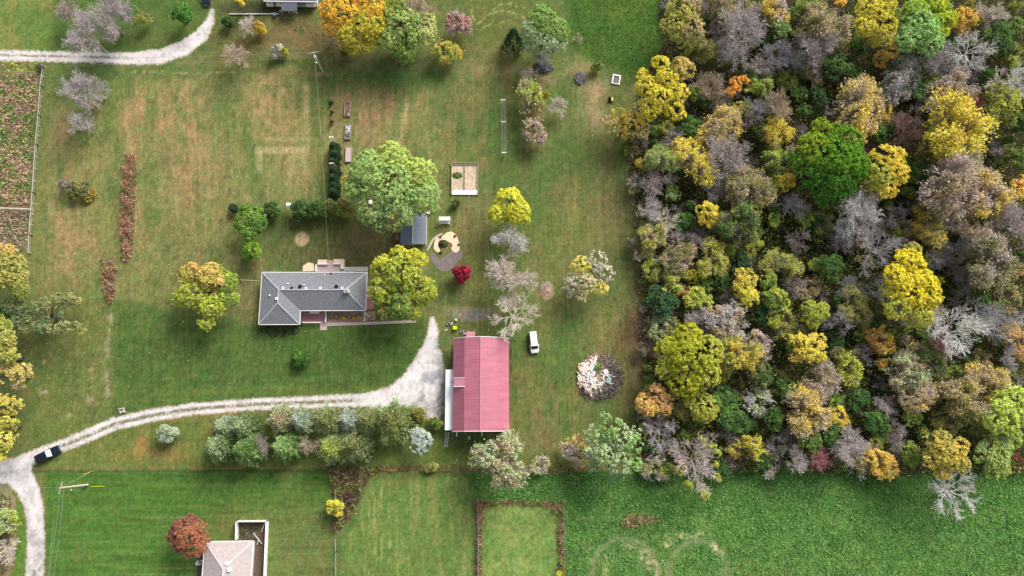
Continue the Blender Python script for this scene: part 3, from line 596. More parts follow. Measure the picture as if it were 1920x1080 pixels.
# (x, y, radius, kind, colour, second colour[, height factor])
WOOD = [
(1330,92,30,'airy','OL','OC'),(1368,18,34,'bare','GR','PK'),(1330,160,34,'bare','PK','TAN'),(1355,235,36,'airy','GO','TAN'),(1398,55,46,'bare','PK','GR'),(1385,96,20,'bare','GR','GRD'),
(1424,122,30,'bare','GR','PK'),(1300,240,30,'leaf','G','DG',.7),(1404,143,20,'leaf','G','DG',.8),(1430,160,24,'bare','GR','GRD'),(1322,188,18,'leaf','DG','G',.7),(1386,205,26,'leaf','OL','OC',.8),(1416,208,26,'bare','GRD','GR'),(1365,120,14,'leaf','DG','OL',.7),(1450,16,26,'airy','GO','PK'),
(1462,58,24,'leaf','G','LG',.8),(1548,44,46,'airy','OL','TAN'),(1576,6,13,'leaf','O','Y'),(1516,10,30,'leaf','YG','G',.8),(1870,24,30,'bare','PK','PA'),(1872,70,34,'leaf','G','DG',.8),(1898,100,22,'airy','YG','OL'),(1812,32,22,'airy','O','GO'),(1760,10,26,'leaf','YG','G'),
(1462,104,36,'bare','GR','GRD'),(1524,88,40,'bare','GR','PK'),(1522,128,22,'bare','PK','PA'),(1566,126,32,'leaf','G','DG',.8),(1602,142,24,'leaf','DG','G',.7),(1614,200,46,'airy','TAN','GO'),(1727,170,22,'leaf','BG','G',.9),
(1690,144,36,'airy','DG','GR',.8),(1752,150,18,'leaf','YG','YO'),(1790,160,34,'airy','TAN','PK'),(1800,240,60,'airy','GO','Y'),(1704,238,36,'bare','RB','PKD'),(1460,192,32,'bare','PK','TAN'),(1532,178,24,'leaf','DG','BG',.6),(1462,244,30,'airy','GO','Y'),
(1768,112,30,'bare','PK','GR'),(1650,110,20,'leaf','GO','O'),(1828,192,20,'bare','RB','RD'),(1876,196,42,'leaf','YO','OL'),(1908,232,24,'leaf','DG','G'),(1480,150,20,'airy','YG','OL',.8),(1646,250,24,'leaf','G','DG',.8),(1420,8,18,'leaf','DG','G'),
(1240,296,30,'airy','LG','YG'),(1208,306,14,'airy','GO','YG'),(1300,296,38,'airy','GO','Y'),(1190,282,14,'bare','PK','TAN',.7),(1190,340,16,'bare','PA','GR'),(1222,342,26,'bare','PKD','PK'),(1260,362,18,'leaf','G','LG',.8),(1256,336,18,'bare','PK','PA'),
(1366,300,46,'bare','GRD','PK'),(1404,348,44,'bare','PKD','GR'),(1338,346,26,'bare','GR','GRD'),(1224,394,28,'bare','GR','PK'),(1326,402,28,'leaf','GO','Y'),(1306,381,9,'shrub','RD','PK',1.6),(1390,420,40,'airy','OL','G'),(1385,376,16,'leaf','O','GO'),
(1426,368,26,'leaf','Y','YG'),(1222,446,30,'airy','TAN','YO'),(1282,414,26,'leaf','DG','G',.7),(1268,446,18,'bare','GR','PK'),(1292,466,10,'shrub','O','PK',1.5),(1220,504,17,'airy','YO','G'),(1270,488,30,'airy','TAN','OL'),(1296,518,18,'leaf','Y','YO'),
(1256,532,26,'airy','OC','YG'),(1338,488,30,'airy','OC','YO'),(1366,472,18,'leaf','G','YG',.8),(1392,488,22,'leaf','DG','BG',.7),(1398,530,28,'leaf','GO','YO'),(1416,454,16,'leaf','YO','G',.8),(1350,524,22,'leaf','DG','G',.7),(1310,448,24,'bare','GRD','PKD'),(1346,386,18,'leaf','DG','G',.7),
(1470,342,24,'leaf','GO','Y'),(1446,358,20,'leaf','YG','G'),(1452,306,28,'bare','GR','PKD'),(1722,328,32,'leaf','G','DG'),(1700,362,16,'leaf','YG','G'),(1756,296,30,'airy','GO','OL'),(1800,306,34,'airy','OL','GR'),(1788,346,56,'airy','PK','TAN'),(1854,366,50,'airy','PK','GO'),
(1912,352,26,'leaf','O','GO'),(1902,296,26,'leaf','G','OL'),(1618,402,40,'bare','GR','WH'),(1782,392,36,'bare','GR','PA'),(1744,414,36,'airy','OC','GO'),(1698,432,24,'airy','OL','TAN'),(1612,438,20,'airy','TAN','PK'),(1506,412,22,'leaf','G','YG',.7),
(1452,412,18,'leaf','G','YG'),(1466,492,32,'airy','OL','YO',.8),(1558,500,32,'leaf','DG','G',.8),(1532,498,18,'leaf','G','YG',.6),(1840,442,44,'bare','PK','TAN'),(1902,420,40,'bare','GR','PK'),(1862,494,44,'bare','GR','PKD'),(1800,466,24,'dead','GR','PG'),(1912,506,16,'bare','TAN','O'),
(1500,452,26,'bare','GRD','PKD',.7),(1576,452,26,'bare','PKD','GR',.8),(1490,382,26,'bare','PKD','GR'),(1640,360,20,'bare','PK','GR',.8),(1660,430,26,'bare','GR','PKD',.8),(1684,400,18,'bare','GR','PK',.9),(1540,420,24,'airy','DG','OL',.7),
(1240,566,33,'leaf','BG','DG'),(1286,553,19,'airy','O','RB'),(1308,560,28,'leaf','YG','YO'),(1396,556,29,'leaf','Y','YO'),(1238,612,26,'airy','PG','OL'),(1268,614,14,'leaf','OC','YO'),(1312,598,30,'bare','GR','PK'),(1362,604,40,'airy','TAN','GR'),
(1384,664,36,'airy','GO','YO'),(1228,650,24,'bare','PKD','RB',.7),(1358,745,30,'leaf','G','DG',.6),(1424,702,30,'leaf','DG','OL',.7),(1425,640,28,'airy','PK','TAN'),(1372,786,32,'leaf','G','DG',.7),(1422,756,26,'airy','PG','GR',.8),
(1402,792,20,'leaf','G','DG',.6),(1220,718,20,'leaf','DG','G',.6),(1430,590,24,'leaf','DG','BG',.8),(1452,562,25,'leaf','YO','G'),(1528,588,30,'leaf','YG','YO'),(1474,600,28,'airy','OL','YO'),(1516,652,39,'leaf','Y','GO'),(1884,612,36,'dead','GR','GRD'),
(1652,640,24,'airy','O','GO'),(1604,580,36,'airy','OC','OL',.9),(1600,690,26,'airy','YG','YO'),(1576,672,20,'bare','PK','GR'),(1652,682,14,'leaf','O','OC',.8),(1702,702,36,'airy','TAN','PG'),(1752,678,30,'airy','DG','OL',.8),(1842,562,18,'leaf','G','DG'),(1870,575,14,'leaf','G','YG'),
(1914,640,30,'airy','TAN','O'),(1888,670,26,'dead','GR','GRD'),(1545,722,36,'airy','TAN','PK'),(1518,776,44,'airy','GO','TAN'),(1578,782,20,'airy','GO','Y'),(1478,732,26,'leaf','G','DG',.8),(1450,782,26,'leaf','G','DG'),(1610,746,26,'leaf','DG','G',.8),
(1716,742,34,'airy','GO','PK'),(1804,740,42,'airy','OC','TAN'),(1854,716,38,'airy','GO','TAN'),(1782,790,30,'airy','OL','OC'),(1640,792,26,'leaf','G','DG',.8),(1660,762,22,'bare','PK','GR'),(1708,782,22,'leaf','G','YG',.8),(1766,648,28,'bare','PKD','RB',.8),
(1488,648,20,'leaf','OL','G',.7),(1570,640,22,'leaf','DG','G',.6),(1740,630,20,'leaf','G','OL',.6),(1620,660,20,'bare','GR','PKD',.7),(1830,800,26,'leaf','OL','G',.8),(1680,806,22,'bare','GR','PK'),(1740,758,18,'leaf','RB','PKD',.6),(1730,812,20,'leaf','G','OL',.8),
(1405,835,25,'airy','GO','YO'),(1450,884,18,'bare','GR','PA',.8),(1498,866,26,'bare','PK','GR'),(1536,862,22,'bare','PK','RD'),(1594,832,36,'bare','GR','PK'),(1572,856,14,'bare','PK','RD',.8),(1612,880,18,'bare','GR','PK',.7),(1658,864,28,'airy','O','GO'),
(1624,858,22,'airy','TAN','OL'),(1684,836,22,'bare','GR','PK'),(1706,850,26,'leaf','G','YG',.8),(1770,850,46,'leaf','OC','GO'),(1864,850,40,'leaf','LG','YG'),(1896,820,24,'leaf','YG','LG'),(1908,862,16,'bare','RD','RB',.8),(1520,824,26,'leaf','G','OL',.8),
(1462,840,26,'airy','OL','GR',.8),(1560,818,22,'leaf','G','DG',.7),(1480,812,20,'bare','GR','GRD',.8),(1352,880,20,'leaf','DG','G',.7),(1376,866,18,'bare','RB','PK',.7),(1228,878,22,'airy','YG','PK',.7),(1206,860,16,'bare','PKD','RB',.6),(1256,880,16,'leaf','DG','YG',.6),
(1440,530,22,'leaf','G','YG'),(1490,535,22,'bare','GRD','PKD'),(1590,535,24,'bare','GRD','GR',.7),(1770,480,30,'bare','PKD','GR',.7),(1810,520,30,'bare','PKD','GR',.8),(1900,560,28,'bare','GR','PKD'),(1660,208,20,'airy','GO','PK'),
]
# trees standing clear of the woods: (..., label)
OPEN = [
(620,192,5,'shrub','G','DG',2.0,'tiny green bush, topmost of three small plants left of the raised beds'),(622,209,4,'shrub','RB','DG',1.6,'tiny brown plant, middle of three small plants left of the raised beds'),(622,228,4.5,'shrub','MR','RD',1.8,'tiny reddish plant, lowest of three small plants left of the raised beds'),
(122,20,24,'bare','PK','PKD',1,'pinkish bare tree touching the top edge, leftmost of the cluster by the gravel track'),(160,58,44,'bare','PK','GR',1,'largest bare spreading tree just above the gravel track at top left'),(196,24,42,'bare','GR','PK',1,'grey bare tree behind the big one above the gravel track, touching the top edge'),
(236,22,22,'bare','GRD','GR',1,'small dark grey bare tree beside the yellowish bush at the top left'),(266,34,14,'airy','YO','OL',1,'small yellowish thin bush right of the bare trees at the top left'),
(152,162,36,'bare','PK','GR',1,'bare pinkish tree below the gravel track, the larger of the pair'),(182,170,20,'bare','PK','GR',.9,'small bare crown joined to the right side of the pinkish tree pair'),(150,230,27,'bare','PK','GR',1,'smaller rounded bare tree directly beneath its larger pinkish neighbour'),
(426,40,13,'shrub','G','DG',1.5,'dark green round bush beside the end of the gravel track'),(462,46,20,'bare','PA','PK',.8,'pale bare bush left of the small orange bush near the top house'),(484,48,14,'shrub','O','Y',1.8,'small bright orange bush below the top house'),
(442,100,26,'bare','TAN','PK',.8,'thin tan bare tree where the wires cross, left of the pale flecked bush'),(518,92,15,'shrub','PG','PA',1.5,'pale flecked bush under the power wires'),(533,96,9,'shrub','YG','Y',1.8,'tiny yellow green bush touching the pale flecked one'),
(452,2,16,'leaf','Y','GO',1,'yellow crown cut by the top edge left of the top house'),(622,72,18,'bare','RB','TAN',.6,'low brown scrubby bush left of the big orange tree'),(648,96,14,'shrub','DG','OL',1.2,'dark green low bush under the big orange tree'),
(857,40,23,'airy','MR','PK',.9,'reddish bare tree above the small gold and tan tree'),(838,90,24,'airy','GO','YG',.9,'small gold and tan thin tree right of the pale green giant at the top'),(778,18,42,'bare','PK','TAN',1,'bare pinkish crown behind the pale green giant at the top edge'),
(963,66,20,'con','DG','BG',1.2,'dark green narrow spruce touching the pale willow at the top'),(1014,106,20,'bare','PKD','GR',.7,'grey brown bare thicket under the pale willow'),(1083,70,12,'bare','RB','TAN',.5,'thin brown weedy shrub on the meadow right of the pale willow'),
(1121,123,12,'shrub','G','YG',1.4,'round green bush above the bare dirt patch near the woods'),(993,174,28,'airy','TAN','YG',1,'tan thin tree with a visible trunk left of the small yellow bush'),(1020,176,12,'shrub','Y','YO',2.4,'small yellow green bush touching the tan thin tree'),
(990,140,20,'bare','PK','PA',.8,'pinkish bare tree just below the dark brush heap'),(1047,196,20,'bare','PA','PK',.8,'small whitish bare tree right of the yellow bush'),(1005,241,24,'airy','PK','TAN',.9,'rounded pinkish tan tree standing alone below the whitish bare one'),
(958,446,32,'bare','GR','WH',1,'grey bare tree directly below the bright yellow lawn tree'),(956,524,44,'bare','PA','PK',.9,'wide pale bare tree between the red shrub and the dirt patch'),(962,588,44,'dead','PA','GR',.9,'spreading whitish bare tree above the white van and barn'),
(865,512,20,'shrub','RD','RD',1.6,'crimson round shrub below the stone patio'),(1024,536,12,'bare','PK','GR',.5,'wispy bare sapling on the dirt patch'),
(437,390,12,'shrub','BG','DG',1.4,'small dark bush at the left end of the hedge'),(476,496,15,'bare','RB','OL',.6,'reddish bare bush at the lower end of the hedge corner'),
(508,393,20,'shrub','DG','G',1.3,'dark green bush between the hedge corner and the white box'),(562,392,22,'shrub','DG','G',1.3,'dark bush directly right of the white box'),(590,392,22,'shrub','DG','G',1.3,'dark bush between the white box and the service wire'),(618,388,19,'shrub','G','OL',1.3,'mid green bush just right of the service wire'),(644,388,21,'shrub','G','OC',1.3,'green bush at the foot of the great light green tree'),
(855,380,11,'shrub','G','OL',1.3,'small green bush below the framed garden plot'),
(310,813,21,'shrub','SB','PG',1.3,'silvery shrub alone between the driveway bend and the spruce row'),
(522,787,26,'con','TAN','PG',1,'tan tinged spruce, leftmost in the upper line of the evergreen row'),(560,787,22,'con','SB','PG',.9,'silvery spruce in the upper line beside the tan tinged one'),(610,788,25,'con','OL','PG',1,'olive green spruce in the middle of the upper evergreen line'),(650,788,19,'con','SB','SB',.9,'small silver spruce right of the olive one in the upper line'),
(690,790,24,'con','OL','PG',1,'olive spruce between the small silver one and the widest evergreen'),(734,790,34,'con','OL','LG',1,'widest olive green evergreen next to the gravel apron'),(781,777,12,'con','OL','OC',1.2,'small narrow olive evergreen at the edge of the gravel apron'),(815,795,17,'shrub','G','OL',1.6,'round green bush touching the white lean-to roof'),
(415,800,20,'con','PG','SB',.9,'grey green spruce, upper one at the left end of the row'),(404,838,28,'con','PG','G',1,'large grey green spruce at the lower left end of the row'),(452,800,24,'con','PG','G',1,'pale green spruce second from left in the upper line'),(456,844,28,'con','G','LG',1,'green spruce second from left in the lower line'),(490,836,22,'bare','PK','PKD',.9,'brownish bare tree between two spruces in the lower line'),
(530,838,28,'con','LG','G',1,'light green spruce between the two bare trees of the lower line'),(577,836,21,'bare','PK','TAN',.9,'rounded pinkish bare tree in the middle of the spruce row'),(618,840,27,'con','YG','PG',1,'yellow green spruce right of the rounded pinkish bare tree'),(662,836,27,'con','OL','PG',1,'olive spruce at the right end of the lower line'),(790,826,28,'leaf','SB','SB',.8,'silvery white rounded tree left of the ladder'),
(940,858,48,'airy','TAN','PG',1,'wide half bare tree below the barn'),(1015,874,17,'airy','PK','YG',.6,'low bare bush with yellowish leaves on the hedge line right of the half bare tree'),(1082,852,26,'airy','PK','GO',.9,'pinkish tree with gold tips left of the big pale green tree'),
(1240,808,38,'dead','GR','WH',.8,'grey dead tree spreading its limbs below the orange tree'),
(628,951,19,'shrub','YG','Y',1.6,'yellow green bush beside the purple brown thicket'),(810,876,14,'shrub','OL','OC',1,'olive low bush on the brown hedge line'),(1047,1078,9,'shrub','YG','Y',1,'tiny yellow bush cut by the bottom edge'),
(8,975,22,'airy','PG','YG',.9,'pale green bush at the left edge above the brown brush'),(4,1034,26,'bare','PK','PA',.8,'brown bare scrub at the left edge beside the lane'),(76,124,8,'shrub','DG','PKD',1.2,'small dark bush at the corner of the weedy field'),
(6,596,24,'leaf','DG','G',1,'dark green crown at the left edge behind the feathery tree'),
]
# ------------------------------------------------------------------ planting
def add_label(o, label, cat='tree', group=None): return tag(o, label, cat, group)
def LT(name, label, lobes, cols, cat='tree', **kw):
    o = lobed_tree(name, lobes, [C[c] if isinstance(c, str) else c for c in cols], **kw); return tag(o, label, cat)
T1 = LT('maple_tree', 'great light green spreading tree over the dark roofed shed', [(730,350,52,15,1),(690,320,34,13.5,1),(735,305,36,13.5,0),(785,330,34,13.5,0),(795,370,34,13,1),(745,395,38,13,2),(700,395,32,12.5,2),(665,355,24,11,1),(655,345,16,9,3),(715,415,20,11,2)], [(176,188,98),(150,176,106),(120,152,100),'GO'], seed=2, cover=1.60, ztop=14)
T2 = LT('maple_tree', 'yellow green tree overhanging the right end of the grey roofed house', [(752,515,36,12,1),(718,500,22,10,0),(780,490,22,10,0),(792,545,26,10,1),(750,568,30,10,2),(712,545,24,10.5,1),(750,480,20,10,0),(722,585,14,8,3),(775,585,16,8,1)], [(188,186,70),(156,164,68),'G','OC'], seed=3, ztop=11)
T3 = LT('maple_tree', 'orange and gold tree left of the ranch house', [(395,520,28,9,1),(355,515,20,8,1),(360,552,26,8.5,2),(400,575,24,8.5,3),(425,530,22,8.5,4),(430,560,18,8,4),(388,605,15,7,3),(340,560,16,7,2),(410,530,9,9.5,0),(360,500,10,8.5,0)], [(220,172,110),(164,160,80),(152,164,72),(184,186,76),(112,142,64)], seed=4, ztop=9)
T4 = LT('maple_tree', 'vivid orange and gold tree right of the top house', [(648,30,38,13,1),(622,20,24,12,0),(690,50,34,13,2),(665,70,32,12,2),(700,20,30,13,1),(625,50,20,11,0),(690,85,16,10,2),(660,-6,34,13,0)], [(238,172,84),(222,180,72),(172,170,66)], seed=5, ztop=13)
T5 = LT('maple_tree', 'pale green and cream tree right of the vivid orange one', [(760,55,36,12,1),(735,75,26,11,1),(790,65,28,11,0),(760,95,26,10,2),(725,30,26,12,3),(740,10,24,12,3),(800,40,18,10,0)], [(176,178,112),(150,172,96),'G','YG'], seed=6, ztop=12)
T6 = LT('willow_tree', 'pale grey green willow above the dark brush heap', [(1018,45,30,12,1),(1000,60,24,11,0),(1040,60,26,11,1),(1022,78,26,10.5,0),(1045,85,18,9,0),(1000,85,18,9,0),(1015,25,18,11,1)], ['PG',(132,160,84)], seed=7, ztop=12, leaf=.25, cr=.4)
T7 = LT('poplar_tree', 'tall bright yellow ragged tree at the wood edge beside the white sandbox', [(1215,165,24,14,0),(1238,120,16,15,0),(1250,150,22,15,0),(1272,175,20,14,0),(1220,205,22,13,0),(1262,205,20,13,0),(1235,180,24,15,0),(1205,140,12,13,0),(1280,130,22,13,2),(1275,215,12,12,0)], [(208,194,74),'YO',(190,168,104)], seed=8, ztop=15, cover=1.24)
T8 = LT('poplar_tree', 'pale yellow sparse tree leaning out below the bright yellow ragged one', [(1185,232,24,9,0),(1160,215,16,8,0),(1150,235,16,7,1),(1200,245,20,8,1),(1140,228,12,6,1),(1170,245,16,7,0)], [(206,184,84),(196,178,128)], seed=9, ztop=9, cover=0.80, cr=.42, leaf=.26)
T9 = LT('maple_tree', 'bright yellow lawn tree right of the framed garden plot', [(955,380,26,9.5,0),(935,400,18,8.5,0),(975,398,20,9,0),(950,368,16,9,0),(925,410,10,7.5,1),(982,412,12,7.5,1),(965,405,16,8.5,0)], [(196,194,70),(172,178,66)], seed=10, ztop=9.5)
T10 = LT('maple_tree', 'big round green maple in the middle of the woods', [(1555,300,44,16,1),(1525,285,34,15,0),(1580,270,34,15,1),(1595,310,32,15,1),(1565,345,34,14,2),(1525,325,32,14,2),(1545,250,28,14,0),(1500,300,22,13,1),(1545,365,22,12,2)], [(132,152,50),(92,134,44),(70,112,44)], seed=11, ztop=16)
T11 = LT('maple_tree', 'tall oval pure yellow tree right of the big green maple', [(1658,300,28,14,0),(1650,330,26,14,1),(1675,325,26,14,0),(1662,355,20,13,0),(1630,345,14,12,1),(1680,295,18,13,0)], [(214,192,80),'YO'], seed=12, ztop=14, cover=1.24)
T12 = LT('maple_tree', 'vast bright yellow tree in the right half of the woods', [(1700,495,28,15,0),(1680,520,24,15,0),(1725,530,26,15,0),(1700,550,32,15,0),(1740,555,24,14,0),(1680,575,26,14,1),(1720,590,26,13,1),(1665,545,16,13,1),(1710,470,16,13,2),(1745,535,16,14,0)], [(216,200,62),'YO','OC'], seed=13, ztop=15)
T13 = LT('maple_tree', 'big round yellow olive tree above the orange one at the wood edge', [(1290,670,42,14,1),(1255,660,28,12,1),(1325,660,30,13,0),(1320,700,30,12,0),(1280,715,30,12,1),(1250,690,22,11,0),(1290,635,28,12,1)], ['YO',(156,158,50)], seed=14, ztop=14)
T14 = LT('maple_tree', 'yellow olive tree tucked under the big round one at the wood edge', [(1318,765,26,9,0),(1300,750,18,8,0),(1338,755,14,8,1),(1312,780,14,7,1)], ['YO','G'], seed=15, ztop=9)
T15 = LT('maple_tree', 'orange tree at the lower wood edge above the grey dead one', [(1232,738,18,8.5,0),(1212,758,20,8,1),(1245,758,18,8,0),(1225,768,16,7.5,2),(1248,770,10,7,2)], [(234,172,120),(228,182,112),'GO'], seed=16, ztop=8.5)
T16 = LT('cottonwood_tree', 'large pale green open tree between barn and meadow', [(1140,800,26,12,1),(1115,815,22,11,0),(1165,820,24,12,0),(1185,835,20,11,1),(1130,850,24,11,0),(1160,865,26,11,0),(1185,870,18,10,1),(1105,845,16,10,0),(1150,890,14,9,2),(1110,870,14,9,2),(1190,810,12,9,0)], ['PG',(132,166,88),(120,140,110)], seed=17, ztop=12, cover=1.00, leaf=.3)
T17 = LT('maple_tree', 'pale green tree standing among yellow crowns at the top of the woods', [(1722,55,34,14,0),(1700,75,24,13,0),(1740,80,26,13,0),(1715,25,24,13,1),(1750,45,18,12,1)], [(150,184,112),(150,176,72)], seed=18, ztop=14)
T18 = LT('maple_tree', 'yellow feathery tree left of the pale green one at the top of the woods', [(1635,25,30,13,0),(1655,45,24,13,0),(1620,50,20,12,0),(1660,70,18,12,1),(1650,10,26,13,0),(1670,95,14,10,2),(1640,75,14,10,1)], ['Y','YO','O'], seed=19, ztop=13)
T19 = LT('maple_tree', 'yellow green tree right of the pale green one at the top of the woods', [(1772,38,20,12,0),(1765,60,14,11,0),(1750,8,22,12,0)], [(176,188,62),'YG'], seed=20, ztop=12)
T20 = LT('maple_tree', 'bright orange small tree among grey crowns left of the upper woods', [(1380,158,13,9,0),(1395,152,10,9,0),(1370,172,9,8,0)], [(230,156,72),'O'], seed=21, ztop=9)
T21 = LT('elm_tree', 'olive and cream half bare tree at the top left corner of the woods', [(1278,25,30,12,0),(1262,50,24,11,0),(1298,55,24,11,1),(1280,72,18,9,0),(1290,5,24,12,1)], [(172,170,84),(176,160,116)], seed=22, ztop=12, cover=1.00, cr=.45, leaf=.27)
T22 = LT('poplar_tree', 'pale yellow green tall tree at the lower right edge of the woods', [(1882,770,26,13,0),(1900,745,22,13,0),(1865,790,22,12,0),(1890,800,20,12,1),(1910,780,18,12,0),(1875,745,14,11,1)], [(184,198,98),'YG'], seed=23, ztop=13)
T23 = LT('smoke_bush_tree', 'round rust red tree touching the bottom left house', [(355,1003,26,8,0),(338,990,16,7,1),(372,992,16,7,0),(340,1018,16,7,1),(368,1022,18,7,0),(355,978,14,7,1),(325,1005,12,6,1),(385,1008,12,6,0),(357,1034,12,6,0)], [(156,104,80),(134,86,78)], seed=24, ztop=8, leaf=.25, cr=.4)
T24 = LT('maple_tree', 'golden leafy tree at the left edge above the feathery one', [(20,500,28,12,1),(0,520,30,12,1),(35,525,22,11,1),(15,475,18,11,0),(40,545,16,10,2),(-5,480,22,11,0)], [(194,166,104),(156,156,84),(138,148,76)], seed=25, ztop=12)
T25 = LT('maple_tree', 'ochre tree at the left edge below the feathery one', [(0,640,30,12,0),(20,665,18,11,0),(0,610,20,11,1)], [(158,156,84),(142,150,74)], seed=26, ztop=12)
T26 = LT('maple_tree', 'golden tan tree bulging from the left edge over the lawn', [(40,702,20,9,0),(20,695,16,9,0),(5,705,20,9,0),(35,720,12,8,1),(50,690,10,8,0)], [(184,168,100),'TAN'], seed=27, ztop=9, cover=1.20)
T27 = LT('maple_tree', 'yellow green tree at the left edge above the lane fork', [(15,790,20,8,0),(0,760,22,9,1),(25,760,18,8,1),(5,825,22,8,2),(25,815,12,6,1),(0,850,16,7,3)], ['YO',(190,168,92),(176,180,92),'Y'], seed=28, ztop=9, cover=1.20, leaf=.25, cr=.4)
T28 = LT('willow_tree', 'olive feathery tree stretching two long arms over the left lawn', [(22,575,16,8,0),(42,580,15,8,0),(62,578,14,7.5,0),(85,572,14,7,1),(108,562,13,6.5,1),(130,560,12,6,1),(148,566,9,5,2),(30,605,14,8,0),(52,612,14,8,1),(75,616,14,7.5,0),(100,618,13,7,1),(122,612,13,6.5,1),(142,612,11,5.5,1),(155,622,7,4.5,2),(50,596,12,7,0),(85,600,10,6,0),(112,590,9,5,0)], [(100,116,78),(136,142,96),(160,154,88)], seed=29, ztop=8, cover=1.3, leaf=.25, cr=.4)
T29 = LT('juniper_bush', 'dark sprawling bush with orange fringe alone on the left field', [(122,348,11,2.6,0),(135,352,12,2.8,1),(148,356,12,2.8,2),(160,352,11,2.4,1),(140,366,12,2.2,2),(156,368,11,2,2),(172,362,9,1.6,3),(165,374,7,1.2,3)], ['PKD',(80,92,64),(92,112,62),(170,142,66)], cat='bush', seed=30, ztop=2.6, leaf=.25, cr=.4, thick=.1)
T32 = LT('round_bush', 'dark round bush alone on the front lawn', [(565,671,17,2.6,0),(560,668,10,2.8,1),(570,674,11,2.6,0)], [(70,104,48),(96,134,58)], cat='bush', seed=33, ztop=2.8, leaf=.22, cr=.34, thick=.08)
T33 = LT('maple_tree', 'bright green round tree on the lawn left of the dark parked car', [(340,22,15,6,0),(348,30,13,5.5,0),(333,30,11,5.2,1),(345,15,10,5.5,0)], [(84,130,58),(66,108,48)], seed=34, ztop=6, cr=.4)
T34 = LT('maple_tree', 'large green tree at the corner of the hedge', [(470,405,20,7,0),(458,420,18,6.5,0),(482,420,18,6.5,1),(470,436,16,6,0),(462,395,12,6,1),(488,400,10,6,0)], [(112,142,64),(88,122,56)], seed=35, ztop=7, cr=.4)
T35 = LT('maple_tree', 'small green tree just below the one at the hedge corner', [(470,465,15,5,0),(480,474,11,4.6,0),(464,476,11,4.4,1)], [(114,150,50),(92,126,50)], seed=36, ztop=5, cr=.36)
T30 = LT('ash_tree', 'wide silvery tree with yellow tufts left of the woods', [(1118,490,20,8,2),(1090,500,20,8,0),(1135,515,18,8,2),(1100,530,22,8,1),(1075,530,20,7,2),(1125,540,16,7,0),(1090,555,12,6,1),(1065,545,12,5,2)], [(204,190,92),(196,184,140),(188,184,170)], seed=31, ztop=8, cover=0.60, leaf=.25, cr=.4)
T31 = LT('maple_tree', 'half bare tree with yellow green tufts at the lower wood edge over the meadow', [(1318,828,10,8,0),(1335,840,9,8,0),(1345,850,8,7,0),(1340,870,7,6,1),(1345,895,8,5,1),(1275,880,12,5,1),(1290,910,10,4,1),(1320,925,10,4,1)], ['YG','YO'], seed=32, ztop=8, cover=0.90, leaf=.25, cr=.4)
# bleached trees in and beside the woods
for (x, y, r, v, lab, cc) in [(1826,88,40,0,'tall silver dead tree in the upper right of the woods','WH'),(1905,150,38,1,'white dead tree cut by the right edge near the top','WH'),(1650,466,42,2,'white forked dead tree left of the vast yellow one','GR'),(1790,620,52,3,'largest white dead tree, right of the vast yellow one','WH'),
                            (1572,602,26,0,'small pale dead tree between two yellow crowns','GR'),(1308,862,50,2,'pale bare tree over the meadow carrying yellow green tufts','PK'),(1790,922,46,1,'bone white dead tree standing out over the green meadow','WH'),(1850,592,34,2,'grey dead tree right of the largest white one','GR'),
                            (1242,415,30,1,'pale dead tree lying out over the wood edge','PA'),(1668,540,30,0,'thin pale dead tree beneath the vast yellow crown','GR')]:
    add_label(tree(x, y, r, 'dead', C[cc], C[cc], 1.0 if y != 922 else .75, var=v), lab)
for t in OPEN:
    x, y, r, kind, a, b, hf, lab = t
    g = 'spruce row beside the driveway' if kind == 'con' and y > 700 else None
    if g: r *= 1.14
    add_label(tree(x, y, r, kind, C[a], C[b], hf), lab, 'bush' if kind == 'shrub' or 'bush' in lab else 'tree', g)
# arborvitae screen: single narrow evergreens
for i, y in enumerate((272, 287, 302, 317, 332, 347, 358)):
    o = tree(625+(i % 2), y, 10.5, 'con', C['BG'], C['DG'], 1.15, name='arborvitae', var=i % 3)
    where = ['topmost', 'second from the top', 'third from the top', 'middle one', 'third from the bottom', 'second from the bottom', 'lowest']
    add_label(o, ['topmost', 'second from top', 'third from top', 'fourth from top', 'third from bottom', 'second from bottom', 'lowest'][i]+' dark green arborvitae in the narrow upright row', 'tree', 'arborvitae row left of the great green tree')

# the woods: listed crowns, then low growth in the gaps between them
MARKS = [(1555,300,'the big round green maple'),(1658,322,'the oval pure yellow tree'),(1700,540,'the vast bright yellow tree'),(1290,672,'the big yellow olive tree'),(1235,170,'the ragged bright yellow tree'),(1722,55,'the pale green treetop'),
         (1826,88,'the silver dead tree'),(1790,620,'the largest white dead tree'),(1516,652,'the round yellow treetop'),(1228,755,'the orange edge tree'),(1880,775,'the pale corner tree'),(1400,555,'the small yellow treetop'),
         (1382,160,'the small orange tree'),(1770,850,'the ochre tree at the meadow'),(1658,864,'the orange tree at the meadow'),(1308,862,'the tufted bare tree at the meadow'),(1326,402,'the gold treetop'),(1240,566,'the blue green treetop'),(1800,240,'the broad golden treetop'),(1425,368,'the bright yellow patch')]
recs = []
for t in WOOD:
    x, y, r, kind, a, b = t[:6]; hf = t[6] if len(t) > 6 else 1.0
    nb = (nb if recs else 0)+(kind == 'bare')
    if kind == 'bare' and nb % 5 == 1 and r > 19 and a not in ('RB', 'RD'): kind = 'airy'; a, b = [('OL', 'TAN'), ('TAN', 'OL'), ('G', 'YG'), ('PK', 'OL')][nb % 4]
    recs.append([tree(x, y, r, kind, C[a], C[b], hf*(1.0+.12*math.sin(x*.37+y*.11)), wide=_rt.uniform(.8, 1.25)), x, y, r, kind, a])
big = [(x, y, r) for _, x, y, r, *_ in recs]+[(1555,300,66),(1658,322,44),(1700,540,60),(1290,672,60),(1235,170,46),(1722,55,40),(1640,45,42),(1770,35,24),(1228,758,32),(1318,765,26),(1880,775,36),(1278,40,40)]
rg = random.Random(77); fill = []
